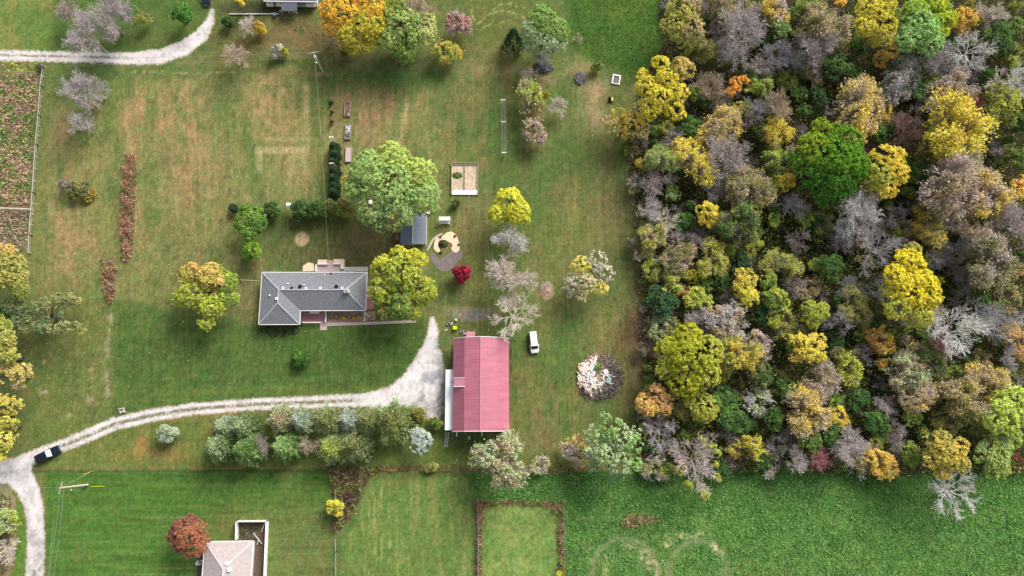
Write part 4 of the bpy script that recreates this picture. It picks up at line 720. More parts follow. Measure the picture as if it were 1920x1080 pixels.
wx = np.array([p[0] for p in WOODS]); k = 0
while len(fill) < 96 and k < 6000:
    k += 1; x = rg.uniform(1195, 1918); y = rg.uniform(4, 872); r = rg.uniform(13, 24)
    if sd_poly(np.array([x]), np.array([y]), WOODS)[0] < 12: continue
    if any(math.hypot(x-a, y-b) < (q+r)*.62 for a, b, q in big) or any(math.hypot(x-a, y-b) < (q+r)*.75 for a, b, q in fill): continue
    fill.append((x, y, r))
for x, y, r in fill:
    kind, a, b = rg.choice([('leaf','DG','G'),('leaf','DG','OL'),('bare','GRD','PKD'),('bare','PKD','GR'),('leaf','G','YG'),('airy','OL','TAN'),('leaf','OL','G'),('bare','GR','PKD'),('leaf','BG','DG')])
    recs.append([tree(x, y, r, kind, C[a], C[b], .62 if kind != 'bare' else .75, wide=_rt.uniform(.75, 1.3)), x, y, r, kind, a])
for i in range(16):
    y = 200+i*41+rg.uniform(-14, 14); x = 1199+(14 if y > 560 else 0)-(12 if 240 < y < 340 else 0)+rg.uniform(-12, 6); r = rg.uniform(8, 14); kind, a, b = rg.choice([('bare','PK','PA'),('bare','PKD','PK'),('shrub','G','YG'),('airy','YO','TAN'),('airy','PK','OL')])
    recs.append([tree(x, y, r, kind, C[a], C[b], 1.1 if kind != 'shrub' else 1.6, wide=_rt.uniform(.75, 1.3)), x, y, r, kind, a])
smalls = []; k = 0
while len(smalls) < 84 and k < 9000:
    k += 1; x = rg.uniform(1200, 1916); y = rg.uniform(4, 874); r = rg.uniform(8, 15)
    if sd_poly(np.array([x]), np.array([y]), WOODS)[0] < 8: continue
    if any(math.hypot(x-a, y-b) < q*.72+r*.3 for a, b, q in big+fill) or any(math.hypot(x-a, y-b) < (q+r)*.8 for a, b, q in smalls): continue
    smalls.append((x, y, r))
for x, y, r in smalls:
    kind, a, b = rg.choice([('shrub','BGN','G'),('shrub','G','YG'),('leaf','YG','G'),('leaf','DG','G'),('airy','YO','OL'),('airy','PK','TAN'),('leaf','G','DG'),('bare','PK','PA')])
    recs.append([tree(x, y, r, kind, C[a], C[b], 1.5 if kind != 'shrub' else 2.2, wide=_rt.uniform(.75, 1.3)), x, y, r, kind, a])
used = {}
for rec in recs:
    o, x, y, r, kind, a = rec; dm, mk = min((math.hypot(x-mx, y-my), m) for mx, my, m in MARKS)
    mx, my = [(p[0], p[1]) for p in MARKS if p[2] == mk][0]; dx, dy = x-mx, y-my
    if dm < 12: where = 'at the spot of'
    else:
        an = math.degrees(math.atan2(-dy, dx)) % 360
        where = ['right of', 'above and right of', 'above', 'above and left of', 'left of', 'below and left of', 'below', 'below and right of'][int((an+22.5)//45) % 8]
    base = f"{CN[a]} {KN[kind]}"; used.setdefault((base, where, mk), []).append((dm, id(o), o, r))
ORD = ['nearest', 'second nearest', 'third nearest', 'fourth nearest', 'fifth nearest', 'sixth nearest', 'seventh nearest']
for (base, where, mk), lst in used.items():
    lst.sort(key=lambda q: q[0])
    for i, (dm, _, o, r) in enumerate(lst):
        if where == 'at the spot of': lab = f"{mk[4:]} itself, {base.split(' ')[0]} toned, in the autumn woods"
        elif len(lst) == 1: lab = f"{base} {where} {mk}"
        else: lab = f"{ORD[i]} {base} {where} {mk}"
        tag(o, lab, 'bush' if 'bush' in base else 'tree', 'crowns of the autumn woods')

# ------------------------------------------------------------------ countless low growth
brush('undergrowth', WOODS[1:-3]+[(1700,888),(1925,890),(1925,-5),(1236,-5)], 9.0, [(66,88,42),(104,128,54),(58,72,40),(112,100,74),(134,120,102),(84,112,48),(78,96,46),(122,120,60)], 4.2, 'tangled green and brown undergrowth on the forest floor', .28, 3, 'undergrowth', 1.0, bk=1.2)
brush('field_weeds', [(-10,140),(74,138),(68,200),(63,280),(56,384),(-10,384)], 34, [(98,122,66),(112,128,74),(134,132,86),(150,140,100),(156,134,112),(166,142,128),(138,110,98),(150,128,110)], .9, 'rough brown and green weeds in the fenced field at the left edge', .17, 4, 'weeds', 1.2, 3, bk=1.9)
brush('field_weeds', [(-10,396),(56,396),(50,470),(30,475),(-10,470)], 34, [(160,142,128),(128,112,84),(96,116,66),(140,120,110)], .9, 'rough weeds below the cross fence at the left edge', .17, 5, 'weeds', 1.2, 3, bk=1.8)
brush('verge_weeds', [(-10,116),(40,118),(78,118),(84,136),(40,134),(-10,134)], 12, [(150,160,70),(150,120,100),(70,92,52)], .7, 'yellow and pink weeds along the fence top at the left edge', .26, 6, 'weeds', 1.0)
brush('dry_grass_row', [(235,289),(254,290),(256,330),(254,380),(252,420),(249,470),(244,492),(230,490),(228,440),(228,400),(232,350)], 90, [(150,106,92),(176,140,122),(126,86,76),(120,116,74)], 2.1, 'long narrow row of reddish dry ornamental grass on the left field', .13, 7, 'grass row', 1.3, 3.6, warp=2)
brush('dry_grass_row', [(188,484),(212,482),(222,500),(220,530),(212,570),(200,570),(192,540),(190,510)], 80, [(136,90,84),(168,150,90),(124,130,70),(158,128,110)], 1.0, 'shorter reddish row of dry plants below the long one', .13, 8, 'grass row', 1.3, 3.6, warp=2)
brush('purple_thicket', [(612,874),(690,874),(720,878),(690,896),(680,920),(672,950),(662,968),(640,990),(626,1000),(622,985),(628,950),(622,920),(618,900)], 40, [(96,70,66),(120,92,80),(84,62,60),(140,112,96),(110,116,60)], 1.8, 'purple brown thicket dividing the two mown lawns', .16, 9, 'thicket', 1.3, 3.4)
brush('hedge_line', [(690,874),(760,872),(800,870),(900,870),(1090,872),(1100,884),(1000,886),(900,884),(820,886),(760,882),(700,886)], 40, [(130,92,74),(104,112,60),(150,118,98),(108,78,66)], 1.6, 'thin brown weedy hedge line under the barn and half bare tree', .14, 10, 'hedge', 1.3, 3.4)
brush('hedge_line', [(888,936),(960,938),(1056,940),(1058,990),(1060,1040),(1058,1072),(1046,1072),(1046,1010),(1043,970),(1030,952),(1005,948),(940,946),(908,950),(904,1000),(904,1100),(893,1100),(893,1000)], 60, [(138,100,84),(160,124,106),(112,80,66),(110,112,66)], 1.5, 'brown dry weed line framing the small paddock at the bottom', .13, 11, 'hedge', 1.3, 3.6)
brush('dry_stalks', [(1164,972),(1180,964),(1215,966),(1232,972),(1236,978),(1205,982),(1190,992),(1170,990),(1162,982)], 60, [(158,128,100),(186,160,120),(128,104,80)], .9, 'patch of dry brown stalks standing in the meadow', .13, 12, 'weeds', 1.3, 3.6)
brush('dry_stalks', [(1236,974),(1262,976),(1270,986),(1240,988),(1208,988),(1206,984)], 12, [(140,142,104),(120,132,84)], .5, 'faded thin tail of the dry meadow stalks', .22, 13, 'weeds', .9)
brush('meadow_grass', [(890,888),(1300,892),(1500,890),(1925,892),(1925,1090),(1062,1090),(1060,942),(890,936)], 16, [(92,128,66),(102,138,74),(84,120,60),(114,142,82),(94,130,68)], .26, 'long lush green meadow grass along the bottom right', .17, 14, 'grass', .9, 3.4, warp=5, bk=1.42, keep=lambda x, y, r: r.rand(len(x)) > .85*np.maximum(np.exp(-((np.hypot(x-1172, y-1074)-62)/9)**2), np.exp(-((np.hypot(x-1308, y-1070)-54)/9)**2)))
brush('meadow_grass', [(1070,0),(1240,0),(1240,100),(1200,140),(1140,128),(1090,100)], 4, [(70,106,44),(92,116,50),(60,94,40)], .35, 'dark olive meadow grass at the top beside the woods', .2, 15, 'grass', 1.2, 2.4, warp=14)
brush('edge_weeds', [(1196,250),(1212,250),(1206,330),(1212,440),(1216,560),(1222,640),(1218,740),(1206,830),(1190,830),(1196,760),(1204,700),(1196,640),(1196,560),(1188,430),(1178,330),(1180,270)], 14, [(160,134,116),(128,112,80),(98,112,62)], .7, 'pinkish brown dry weeds along the wood edge', .26, 16, 'weeds', 1.0)
brush('lane_weeds', [(-8,915),(20,930),(24,960),(18,1010),(10,1085),(-8,1085)], 14, [(128,110,92),(96,90,70),(150,136,116),(90,110,60)], 1.4, 'brown scrub between the lane and the left edge', .3, 17, 'weeds', 1.0)
brush('shrub_bed', [(490,604),(566,604),(566,614),(556,626),(530,632),(505,630),(490,618)], 22, [(66,84,44),(96,96,92),(84,72,68),(52,60,40)], .9, 'dark planted bed under the left end of the ranch house', .26, 18, 'garden bed', 1.0)
brush('top_brush', [(500,28),(620,60),(640,90),(615,95),(590,80),(560,62),(520,40)], 4, [(110,100,70),(84,92,56),(128,104,84),(70,84,50)], .6, 'scattered low brown scrub below the top house', .24, 19, 'weeds', 1.0)
# fallen leaves
rng = np.random.RandomState(8); n = 5200; fx = rng.uniform(40, 1190, n); fy = rng.uniform(130, 860, n)
dens = .08+.8*blob(fx, fy, 170, 640, 150, 130)+.5*blob(fx, fy, 330, 470, 130, 90)+.15*blob(fx, fy, 560, 660, 200, 80)+.4*blob(fx, fy, 1100, 430, 60, 120)+.3*blob(fx, fy, 250, 300, 200, 140)
kk = rng.rand(n) < dens; fx = fx[kk]; fy = fy[kk]
G = np.array([P(a, b) for a, b in zip(fx, fy)])+[0, 0, .05]
me = mesh_quads('fallen_leaves', leaf_quads(G, rng.normal(0, .25, (len(G), 3))+[0, 0, 1], rng.uniform(.09, .2, len(G)), rng), col=lin((204,192,132))*np.ones((len(G), 1))*rng.uniform(.5, 1.2, (len(G), 1)), fl={'v': rng.rand(len(G))}, mat=M_BRUSH)
tag(link('fallen_leaves', me), 'pale fallen leaves scattered over the lawns', 'leaves', kind='stuff')
# ------------------------------------------------------------------ built things
M = {}
M['shingle'] = solid('grey_shingles', (120,122,127), .9, var=.24, scale=2.2, bump=.5, bscale=9, stretch=(1,1,1))
M['shingle_pale'] = solid('pale_shingles', (176,164,162), .9, var=.16, scale=1.6, bump=.5, bscale=9)
M['ridge'] = solid('ridge_cap', (176,178,184), .85, var=.15, scale=3)
M['white'] = solid('white_paint', (232,230,226), .5, var=.06, scale=2)
M['siding'] = solid('siding', (206,200,190), .7, var=.08, scale=1)
M['brick'] = solid('brick', (150,104,88), .85, var=.2, scale=5)
M['glass'] = solid('window_glass', (44,54,62), .08, var=.1)
M['slab'] = solid('pink_concrete', (186,164,160), .85, var=.14, scale=2.2, bump=.2)
M['porch'] = solid('porch_floor', (170,120,122), .8, var=.2, scale=1.5)
M['concrete'] = solid('concrete', (196,190,178), .85, var=.12, scale=2, bump=.2)
M['pinkroof'] = solid('faded_red_metal', (182,110,126), .4, var=.15, scale=.35, stretch=(.5,3,1), metal=.0)
M['shedroof'] = solid('grey_blue_metal', (96,106,122), .4, var=.06, scale=.5, stretch=(.3,3,1))
M['redwall'] = solid('barn_red_boards', (150,56,58), .8, var=.2, scale=3)
M['whiteroof'] = solid('white_roof', (240,242,240), .5, var=.03, scale=1)
M['wood'] = solid('weathered_wood', (168,150,128), .85, var=.22, scale=5, stretch=(1,1,1))
M['greywood'] = solid('grey_weathered_wood', (150,146,140), .85, var=.22, scale=5)
M['darkwood'] = solid('dark_wood', (74,62,54), .85, var=.3, scale=4)
M['deck'] = solid('dark_deck_roof', (82,84,98), .7, var=.12, scale=2)
M['steel'] = solid('steel', (180,182,184), .35, metal=.7, var=.05)
M['black'] = solid('black_paint', (22,24,30), .22, var=.1)
M['rubber'] = solid('rubber', (26,26,26), .8, var=.1)
M['navy'] = solid('dark_blue_car_paint', (20,28,44), .18, var=.08)
M['vanwhite'] = solid('white_car_paint', (238,240,240), .25, var=.02)
M['glass_sky'] = solid('windscreen', (96,128,138), .06, var=.15, scale=3)  # pale blue sky reflection put into the glass colour
M['yellow'] = solid('yellow_plastic', (226,232,20), .45, var=.04)
M['red'] = solid('tail_lamp', (150,20,24), .3, var=.04)
M['mulch'] = solid('mulch', (150,122,100), .95, var=.45, scale=4, bump=.8, c2=(186,160,132))
M['darkmulch'] = solid('grey_mulch', (112,100,98), .95, var=.4, scale=3, bump=.8, c2=(150,134,130))
M['sand'] = solid('sandstone', (226,198,164), .9, var=.15, scale=2.4, bump=.4, c2=(236,216,190))
M['stone'] = solid('stone', (190,176,160), .9, var=.25, scale=3, bump=.5)
M['brickred'] = solid('terracotta', (166,108,88), .9, var=.3, scale=4)
M['tarp'] = solid('white_cover', (222,220,222), .6, var=.12, scale=2.5, bump=.5, bscale=4)
M['ash'] = solid('ash_and_char', (60,56,62), .9, var=.5, scale=4, bump=.8, c2=(130,128,134))
M['teal'] = solid('teal_panel', (140,168,162), .7, var=.1)
M['seam'] = solid('roof_seam', (192,124,140), .4, var=.05)
M['plumb'] = solid('bin_blue', (110,124,160), .6, var=.1)
def X(px, py=540, z=0): return P(px, py, z).x
def Y(py, px=960, z=0): return P(px, py, z).y

# ---- ranch house with hipped shingle roof
ez, rz = 2.75, 4.75
hx0, hx1, hxi = X(488,560,ez), X(687,548,ez), X(562.5,600,ez); hyn, hys, hyw = Y(510.5,590,ez), Y(582.5,620,ez), Y(608.5,525,ez)
H = empty('ranch_house', ((hx0+hx1)/2, (hyn+hys)/2, 0)); O = H.location.copy()
tag(H, 'L shaped ranch house with grey shingled hip roof and pink porch', 'house')
def loc(x, y, z): return (x-O.x, y-O.y, z)
hm = (hyn+hys)/2; half = (hyn-hys)/2; xm = (hx0+hxi)/2; hw = (hxi-hx0)/2
R1, R2, R3 = (xm, hm, rz), (hx1-half*.98, hm, rz), (xm, hyw+hw, rz)
pts = dict(NW=(hx0,hyn,ez), NE=(hx1,hyn,ez), SE=(hx1,hys,ez), I=(hxi,hys,ez), W2=(hxi,hyw,ez), W1=(hx0,hyw,ez), R1=R1, R2=R2, R3=R3)
K = list(pts); V = [loc(*pts[k]) for k in K]; ix = {k: i for i, k in enumerate(K)}
F = [[ix[k] for k in f] for f in (('NW','R1','R2','NE'),('W1','R3','R1','NW'),('NE','R2','SE'),('I','SE','R2','R1'),('W2','I','R1','R3'),('W1','W2','R3'))]
low = [(a, b, c-.12) for a, b, c in V[:6]]; V2 = V+low
F2 = [f if True else f for f in F]+[[ix['NW']+9, ix['NE']+9, ix['SE']+9, ix['I']+9, ix['W2']+9, ix['W1']+9]]
roof = poly('roof', V2, [list(reversed(f)) for f in F2], M['shingle'], H)
mb = MB()
for a, b in (('NW','R1'),('R1','R2'),('R2','NE'),('R2','SE'),('R1','R3'),('R3','W1'),('R3','W2')):
    A, B = Vector(loc(*pts[a])), Vector(loc(*pts[b])); mb.bar(A+Vector((0,0,.03)), B+Vector((0,0,.03)), .22, .07)
mb.build('ridge_cap', M['ridge'], roof)
mb = MB()
for a, b in (('NW','NE'),('NE','SE'),('SE','I'),('I','W2'),('W2','W1'),('W1','NW')):
    A, B = Vector(loc(*pts[a])), Vector(loc(*pts[b])); mb.bar(A-Vector((0,0,.05)), B-Vector((0,0,.05)), .13, .16)
mb.build('gutter', M['white'], roof)
# walls, one ring
wv = [(hx0+.5,hyn-.5),(hx1-.5,hyn-.5),(hx1-.5,hys+.5),(hxi-.5,hys+.5),(hxi-.5,hyw+.5),(hx0+.5,hyw+.5)]
n = len(wv); wl = poly('wall', [loc(a,b,0) for a,b in wv]+[loc(a,b,ez-.02) for a,b in wv], [(i,(i+1)%n,n+(i+1)%n,n+i) for i in range(n)], M['siding'], H)
for wx_ in (hx0+1.6, hx0+5.2): 
    MB().box(*[v for v in (wx_-O.x, wx_-O.x+1.5)], hyw+.44-O.y, hyw+.497-O.y, 1.0, 2.1).build('window', M['glass'], H)
for wx_ in (hxi+1.4, hxi+9.0, hxi+12): MB().box(wx_-O.x, wx_-O.x+1.4, hys+.44-O.y, hys+.497-O.y, 1.0, 2.1).build('window', M['glass'], H)
MB().box(hxi+4.3-O.x, hxi+5.3-O.x, hys+.44-O.y, hys+.497-O.y, .02, 2.1).build('door', M['white'], H)
for wx_ in (hx0+4, hx0+9, hx0+17, hx0+20.5): MB().box(wx_-O.x, wx_-O.x+1.3, hyn-.497-O.y, hyn-.44-O.y, 1.0, 2.1).build('window', M['glass'], H)
def on_roof(px, py):
    z = rz
    for _ in range(6):
        p = P(px, py, z); dy = min(hyn-p.y, p.y-hys if p.x > hxi else p.y-hyw); dx = min(p.x-hx0, hx1-p.x, (hxi-p.x if p.y < hys else 99))
        z = ez+min(max(min(dy, dx), 0)/half*(rz-ez), rz-ez)
    return p
for px, py, r, h, mm in [(531,540,.3,.25,'white'),(547.5,540,.3,.35,'black'),(563,537.5,.42,.4,'black'),(574,541,.3,.25,'white'),(601,540,.3,.25,'white'),(621,540,.3,.25,'steel'),(631,537.5,.42,.4,'black'),(642,540,.3,.25,'white'),(540,532,.18,.3,'white'),(571,535,.15,.5,'white'),(609,516,.16,.3,'white'),(621,513,.2,.3,'black'),(506,554,.18,.3,'white'),(519,560,.35,.25,'white')]:
    p = on_roof(px, py); b = MB()
    if mm == 'white' and r > .25: b.box(p.x-O.x-r*.8, p.x-O.x+r*.8, p.y-O.y-r*.8, p.y-O.y+r*.8, p.z-.1, p.z+h)
    else: b.disc(p.x-O.x, p.y-O.y, p.z-.1, p.z+h, r, 12).disc(p.x-O.x, p.y-O.y, p.z+h, p.z+h+.06, r*.72, 10)
    b.build('roof_vent', M[mm], H)
p = on_roof(651, 546); b = MB(); b.box(p.x-O.x-.62, p.x-O.x+.62, p.y-O.y-.5, p.y-O.y+.42, 3.6, 5.35); ch = b.build('chimney', M['concrete'], H)
MB().box(p.x-O.x-.32, p.x-O.x+.32, p.y-O.y-.3, p.y-O.y+.2, 5.35, 5.5).build('chimney_cap', M['steel'], ch)
q0 = P(635, 507, 2.6); q1 = P(668, 512, 2.6)
poly('rear_eave', [(q0.x-O.x, hyn-O.y+.02, 2.78), (q1.x-O.x, hyn-O.y+.02, 2.78), (q1.x-O.x, q0.y-O.y, 2.62), (q0.x-O.x, q0.y-O.y, 2.62), (q0.x-O.x, hyn-O.y+.02, 2.68), (q1.x-O.x, hyn-O.y+.02, 2.68), (q1.x-O.x, q0.y-O.y, 2.52), (q0.x-O.x, q0.y-O.y, 2.52)], [(0,1,2,3),(7,6,5,4),(3,2,6,7),(0,3,7,4),(1,5,6,2)], M['shingle'], H)
# front porch slab, rails, walk and bed
a, b_ = P(563,583), P(612,604.5)
MB().box(a.x-O.x, b_.x-O.x, b_.y-O.y, hys+.49-O.y, 0, .16).build('porch_floor', M['porch'], H)
mb = MB(); zr = 1.0
yb = P(590,604.5,zr).y-O.y; x0_ = hxi-O.x+.1; x1_ = P(611,590,zr).x-O.x
mb.bar((x0_, yb, zr), (P(601,604,zr).x-O.x, yb, zr), .2, .1); mb.bar((x1_, yb, zr), (x1_, hys-O.y+.4, zr), .26, .1)
for i in range(18): xx = x0_+i*.27; mb.bar((xx, yb, .16), (xx, yb, zr-.05), .05)
for i in range(9): yy = yb+i*.3; mb.bar((x1_, yy, .16), (x1_, yy, zr-.05), .05)
mb.build('porch_rail', M['white'], H)
mb = MB(); d0 = P(681,583,2.7); mb.tube([(d0.x-O.x, hys-O.y-.1, 2.6), (d0.x-O.x, hys-O.y-.15, .3), (d0.x-O.x+.9, hys-O.y-1, .12)], .09).tube([(d0.x-O.x, hys-O.y-.3, .15), (d0.x-O.x-.2, P(680,603).y-O.y, .1)], .1)
mb.build('downspout', M['white'], H)
a, b_ = P(688,555), P(701,568); mb = MB(); mb.box(a.x-O.x-.4, b_.x-O.x, b_.y-O.y-1.5, a.y-O.y+2.4, 0, .12); mb.build('side_porch_floor', M['porch'], H)
mb = MB(); ax, bx_, ay, by = a.x-O.x-.2, b_.x-O.x, P(690,555,1).y-O.y, P(700,566,1).y-O.y; mb.bar((ax, ay, 1), (bx_, ay, 1), .2, .12).bar((bx_, ay, 1), (bx_, by, 1), .2, .12)
for xx, yy in ((ax, ay), (bx_, ay), (bx_, by)): mb.bar((xx, yy, .12), (xx, yy, 1), .12)
mb.build('side_rail', M['white'], H)
def flat(name, ppts, z, m, label, cat, kind=None, th=None, parent=None, bump=0):
    b = [P(x, y) for x, y in ppts]; c = sum(b, Vector())/len(b); n = len(b); th = th or z
    vs = [(p.x-c.x, p.y-c.y, z) for p in b]+[(p.x-c.x, p.y-c.y, z-th) for p in b]
    a = sum((b[i].x*b[(i+1) % n].y-b[(i+1) % n].x*b[i].y) for i in range(n))
    top = list(range(n)) if a > 0 else list(range(n))[::-1]
    fs = [top]+[((i+1) % n, i, n+i, n+(i+1) % n) if a > 0 else (i, (i+1) % n, n+(i+1) % n, n+i) for i in range(n)]
    o = poly(name, vs, fs, m); o.location = (c.x, c.y, 0); return tag(o, label, cat, kind=kind)
flat('path', [(600,605),(606,604.5),(690,603.5),(780,600),(780,605),(690,609),(613,611.5),(613,619),(600.5,619),(600,611.5)], .06, M['slab'], 'pinkish concrete walk along the front of the ranch house', None, 'structure')
flat('front_bed', [(613.5,585),(682,585),(704,584),(704,600.5),(684,602.6),(613.5,603.8)], .09, M['mulch'], 'light mulched bed in front of the ranch house with two mums', 'garden bed')
flat('path', [(645,500.5),(690,500.5),(690,508.5),(645,508.5)], .07, M['concrete'], 'pale concrete walk behind the ranch house', None, 'structure')
flat('rear_bed', [(596,487),(614,487),(614,495.5),(596,495.5)], .12, M['sand'], 'small tan bed left of the rear patio steps', 'garden bed')
flat('rear_bed', [(625.5,486),(646,486),(646,505),(641,505),(641,493),(625.5,493)], .12, M['sand'], 'tan L shaped bed right of the rear patio steps', 'garden bed')
flat('rear_bed', [(568,499),(578,492),(588,494),(591,508),(568,509)], .1, M['sand'], 'tan flowerbed with pink edge by the rear wall left of the patio', 'garden bed')
pt = flat('rear_patio', [(594,496),(614,496),(616,488),(624,488),(625.5,494),(640,494),(640,510),(594,510)], .1, M['slab'], 'grey paved rear patio between two low white walls', 'patio')
oc = pt.location
for (x0, y0, x1, y1) in [(595,494.6,614,494.6),(625,494.2,640,494.2),(592.6,496,592.6,509),(640,494,640,504)]:
    A, B = P(x0, y0, .7), P(x1, y1, .7); b = MB(); b.bar((A.x-oc.x, A.y-oc.y, .4), (B.x-oc.x, B.y-oc.y, .4), .32, .7); b.build('low_wall', M['white'], pt)
def mound(name, px, py, r, h, m, label, cat, n=9, seed=0, ry=None):
    """a loose rounded clump made of leaves"""
    rng = np.random.RandomState(seed+5); k = 160; d = nrm(rng.normal(size=(k, 3))); d[:, 2] = abs(d[:, 2]); c = d*[r, ry or r, h]*rng.uniform(.6, 1.05, (k, 1))
    q = leaf_quads(c, d+rng.normal(0, .3, (k, 3)), .16+.12*r, rng); q[:, :, 2] = np.maximum(q[:, :, 2], .02)
    o = link(name, mesh_quads(name, q, col=np.ones((k, 1))*lin(m)*1.2, fl={'v': rng.rand(k)}, mat=M_LEAFC)); p = P(px, py); o.location = (p.x, p.y, .08); return tag(o, label, cat)
mound('mum_plant', 645, 597, .42, .5, (222,222,40), 'round yellow mum plant in the front bed, left of the orange one', 'plant')
mound('mum_plant', 663, 597, .45, .5, (222,158,70), 'round orange mum plant in the front bed', 'plant', seed=1)
mound('potted_plant', 608, 586, .42, .6, (206,190,40), 'yellow plant in the corner of the pink front porch', 'plant', seed=2)
rb = random.Random(3)
mb = MB()
for i in range(70):
    px, py = rb.uniform(615, 700), rb.uniform(587, 602); p = P(px, py); r = rb.uniform(.06, .16); mb.disc(p.x-O.x, p.y-O.y, .08, .08+r, r, 6, seed=i, wob=.6, r1=r*.5)
o = mb.build('bed_clump', M['darkwood'], None); o.location = (O.x, O.y, 0); tag(o, 'small dead brown plant tufts dotting the front bed', 'plants', kind='stuff')
mb = MB(); p = P(591, 586); mb.box(-1.1,1.1,-.25,.25,.4,.5).box(-1.1,1.1,.2,.27,.5,.95)
for sx in (-1, 1): mb.box(sx*1.0-.05, sx*1.0+.05, -.22, .22, .0, .4)
bn = mb.build('porch_bench', M['white'], None); bn.location = (p.x, p.y-.1, .16); tag(bn, 'white bench on the pink front porch against the wall', 'bench')
# wooden rail left of the house
A, B = P(451,524.5,1.3), P(487,527,1.3); t = empty('clothes_rail', (A.x, A.y, 0)); tag(t, 'thin pale rail running left from the ranch house wall', 'rail')
MB().bar((0,0,1.3), (B.x-A.x+.3, B.y-A.y, 1.3), .14, .1).build('rail', M['wood'], t); MB().bar((0.05,0,0), (0.05,0,1.25), .12).build('post', M['wood'], t)

# ---- gambrel barn
bz, kz, tz = 4.2, 6.35, 7.45
x0, x1 = X(849.5,720,bz), X(954.3,720,bz); xk0, xk1, xr = X(870.8,720,kz), X(931.8,720,kz), X(901.3,720,tz)
yn, ys = Y(635,900,bz), Y(808,900,bz)
B_ = empty('barn', ((x0+x1)/2, (yn+ys)/2, 0)); O = B_.location.copy(); tag(B_, 'big barn with faded pink red gambrel metal roof and white lean-to', 'barn')
prof = [(x0,bz),(xk0,kz),(xr,tz),(xk1,kz),(x1,bz)]
for nm, (a, b), in (('roof_lower_slope',(0,1)),('roof_upper_slope',(1,2)),('roof_upper_slope',(2,3)),('roof_lower_slope',(3,4))):
    (xa, za), (xb, zb) = prof[a], prof[b]
    vs = [(xa-O.x, ys-O.y, za), (xb-O.x, ys-O.y, zb), (xb-O.x, yn-O.y, zb), (xa-O.x, yn-O.y, za)]; vs += [(v[0], v[1], v[2]-.12) for v in vs]
    r = poly(nm, vs, [(0,1,2,3),(7,6,5,4),(0,4,5,1),(1,5,6,2),(2,6,7,3),(3,7,4,0)], M['pinkroof'], B_)
    sm_ = MB(); k = int((yn-ys)/.62)
    for i in range(1, k): yy = ys+(yn-ys)*i/k-O.y; sm_.bar((xa-O.x+(xb-xa)*.01, yy, za+.015), (xb-O.x-(xb-xa)*.01, yy, zb+.015), .05, .05)
    sm_.build('roof_seam', M['pinkroof'], r)
mb = MB()
for i in range(4):
    (xa, za), (xb, zb) = prof[i], prof[i+1]
    for yy in (yn+.06, ys-.06): mb.bar((xa-O.x, yy-O.y, za-.04), (xb-O.x, yy-O.y, zb-.04), .14, .3)
MB().bar((xr-O.x, ys-O.y, tz+.03), (xr-O.x, yn-O.y, tz+.03), .3, .05).build('ridge_cap', M['seam'], B_)
mb.build('gable_trim', M['white'], B_)
wp = [(x0+.35,0),(x0+.35,bz),(xk0+.2,kz-.25),(xr,tz-.25),(xk1-.2,kz-.25),(x1-.35,bz),(x1-.35,0)]; n = len(wp)
poly('wall', [(a-O.x, yn-.45-O.y, b) for a, b in wp]+[(a-O.x, ys+.45-O.y, b) for a, b in wp], [tuple(range(n)), tuple(range(n, 2*n))[::-1], (0,n,n+1,1), (n-1,n-2,2*n-2,2*n-1)], M['redwall'], B_)
for i in range(4):
    yy = ys+4+i*4.2-O.y; MB().box(x1-.35-O.x+.003, x1-.29-O.x, yy, yy+1.1, 1.4, 2.5).build('window', M['glass'], B_)
MB().box(xr-1.8-O.x, xr+1.8-O.x, ys+.36-O.y, ys+.447-O.y, .05, 3.4).build('barn_door', M['white'], B_)
# dormer
ya, yb = Y(709.5,860,5.5)-O.y, Y(724.5,860,5.5)-O.y; xd = X(850.5,716,6.0)-O.x
dv = [(xd, yb, 5.7), (xk0-O.x+.1, yb, kz+.03), (xk0-O.x+.1, ya, kz+.03), (xd, ya, 5.7)]; dv += [(v[0], v[1], v[2]-.14) for v in dv]
d = poly('dormer', dv, [(0,1,2,3),(7,6,5,4),(0,4,5,1),(1,5,6,2),(2,6,7,3),(3,7,4,0)], M['seam'], B_)
MB().box(xd+.1, xd+.9, yb+.12, ya-.12, 4.3, 5.6).build('dormer_wall', M['redwall'], d)
for q_ in (ya+.07, yb-.07): MB().bar((xd-.02, q_, 5.72), (xk0-O.x+.05, q_, kz+.05), .13, .2).build('dormer_trim', M['white'], d)
# lean-to
lx0, lx1, ly0, ly1 = X(835,750,2.7)-O.x, x0-O.x+.34, Y(806.5,842,2.8)-O.y, Y(693,842,2.8)-O.y
lv = [(lx0, ly0, 2.95), (lx1, ly0, 3.15), (lx1, ly1, 3.15), (lx0, ly1, 2.95)]; lv += [(v[0], v[1], v[2]-.1) for v in lv]
l_ = poly('lean_to', lv, [(0,1,2,3),(7,6,5,4),(0,4,5,1),(1,5,6,2),(2,6,7,3),(3,7,4,0)], M['whiteroof'], B_)
mb = MB()
for i in range(6): yy = ly0+.3+(ly1-ly0-.6)*i/5; mb.box(lx0+.15, lx0+.3, yy-.07, yy+.07, 0, 2.85)
mb.build('post', M['white'], l_)
MB().disc(X(846,717,3.1)-O.x, Y(716.5,846,3.1)-O.y, 3.0, 3.35, .14).build('vent_pipe', M['steel'], l_)
mb = MB()
for i in range(12): yy = ly0+(ly1-ly0)*i/12+.4; mb.bar((lx0+.02, yy, 2.957), (lx1-.02, yy, 3.157), .04, .03)
mb.build('roof_seam', M['whiteroof'], l_)
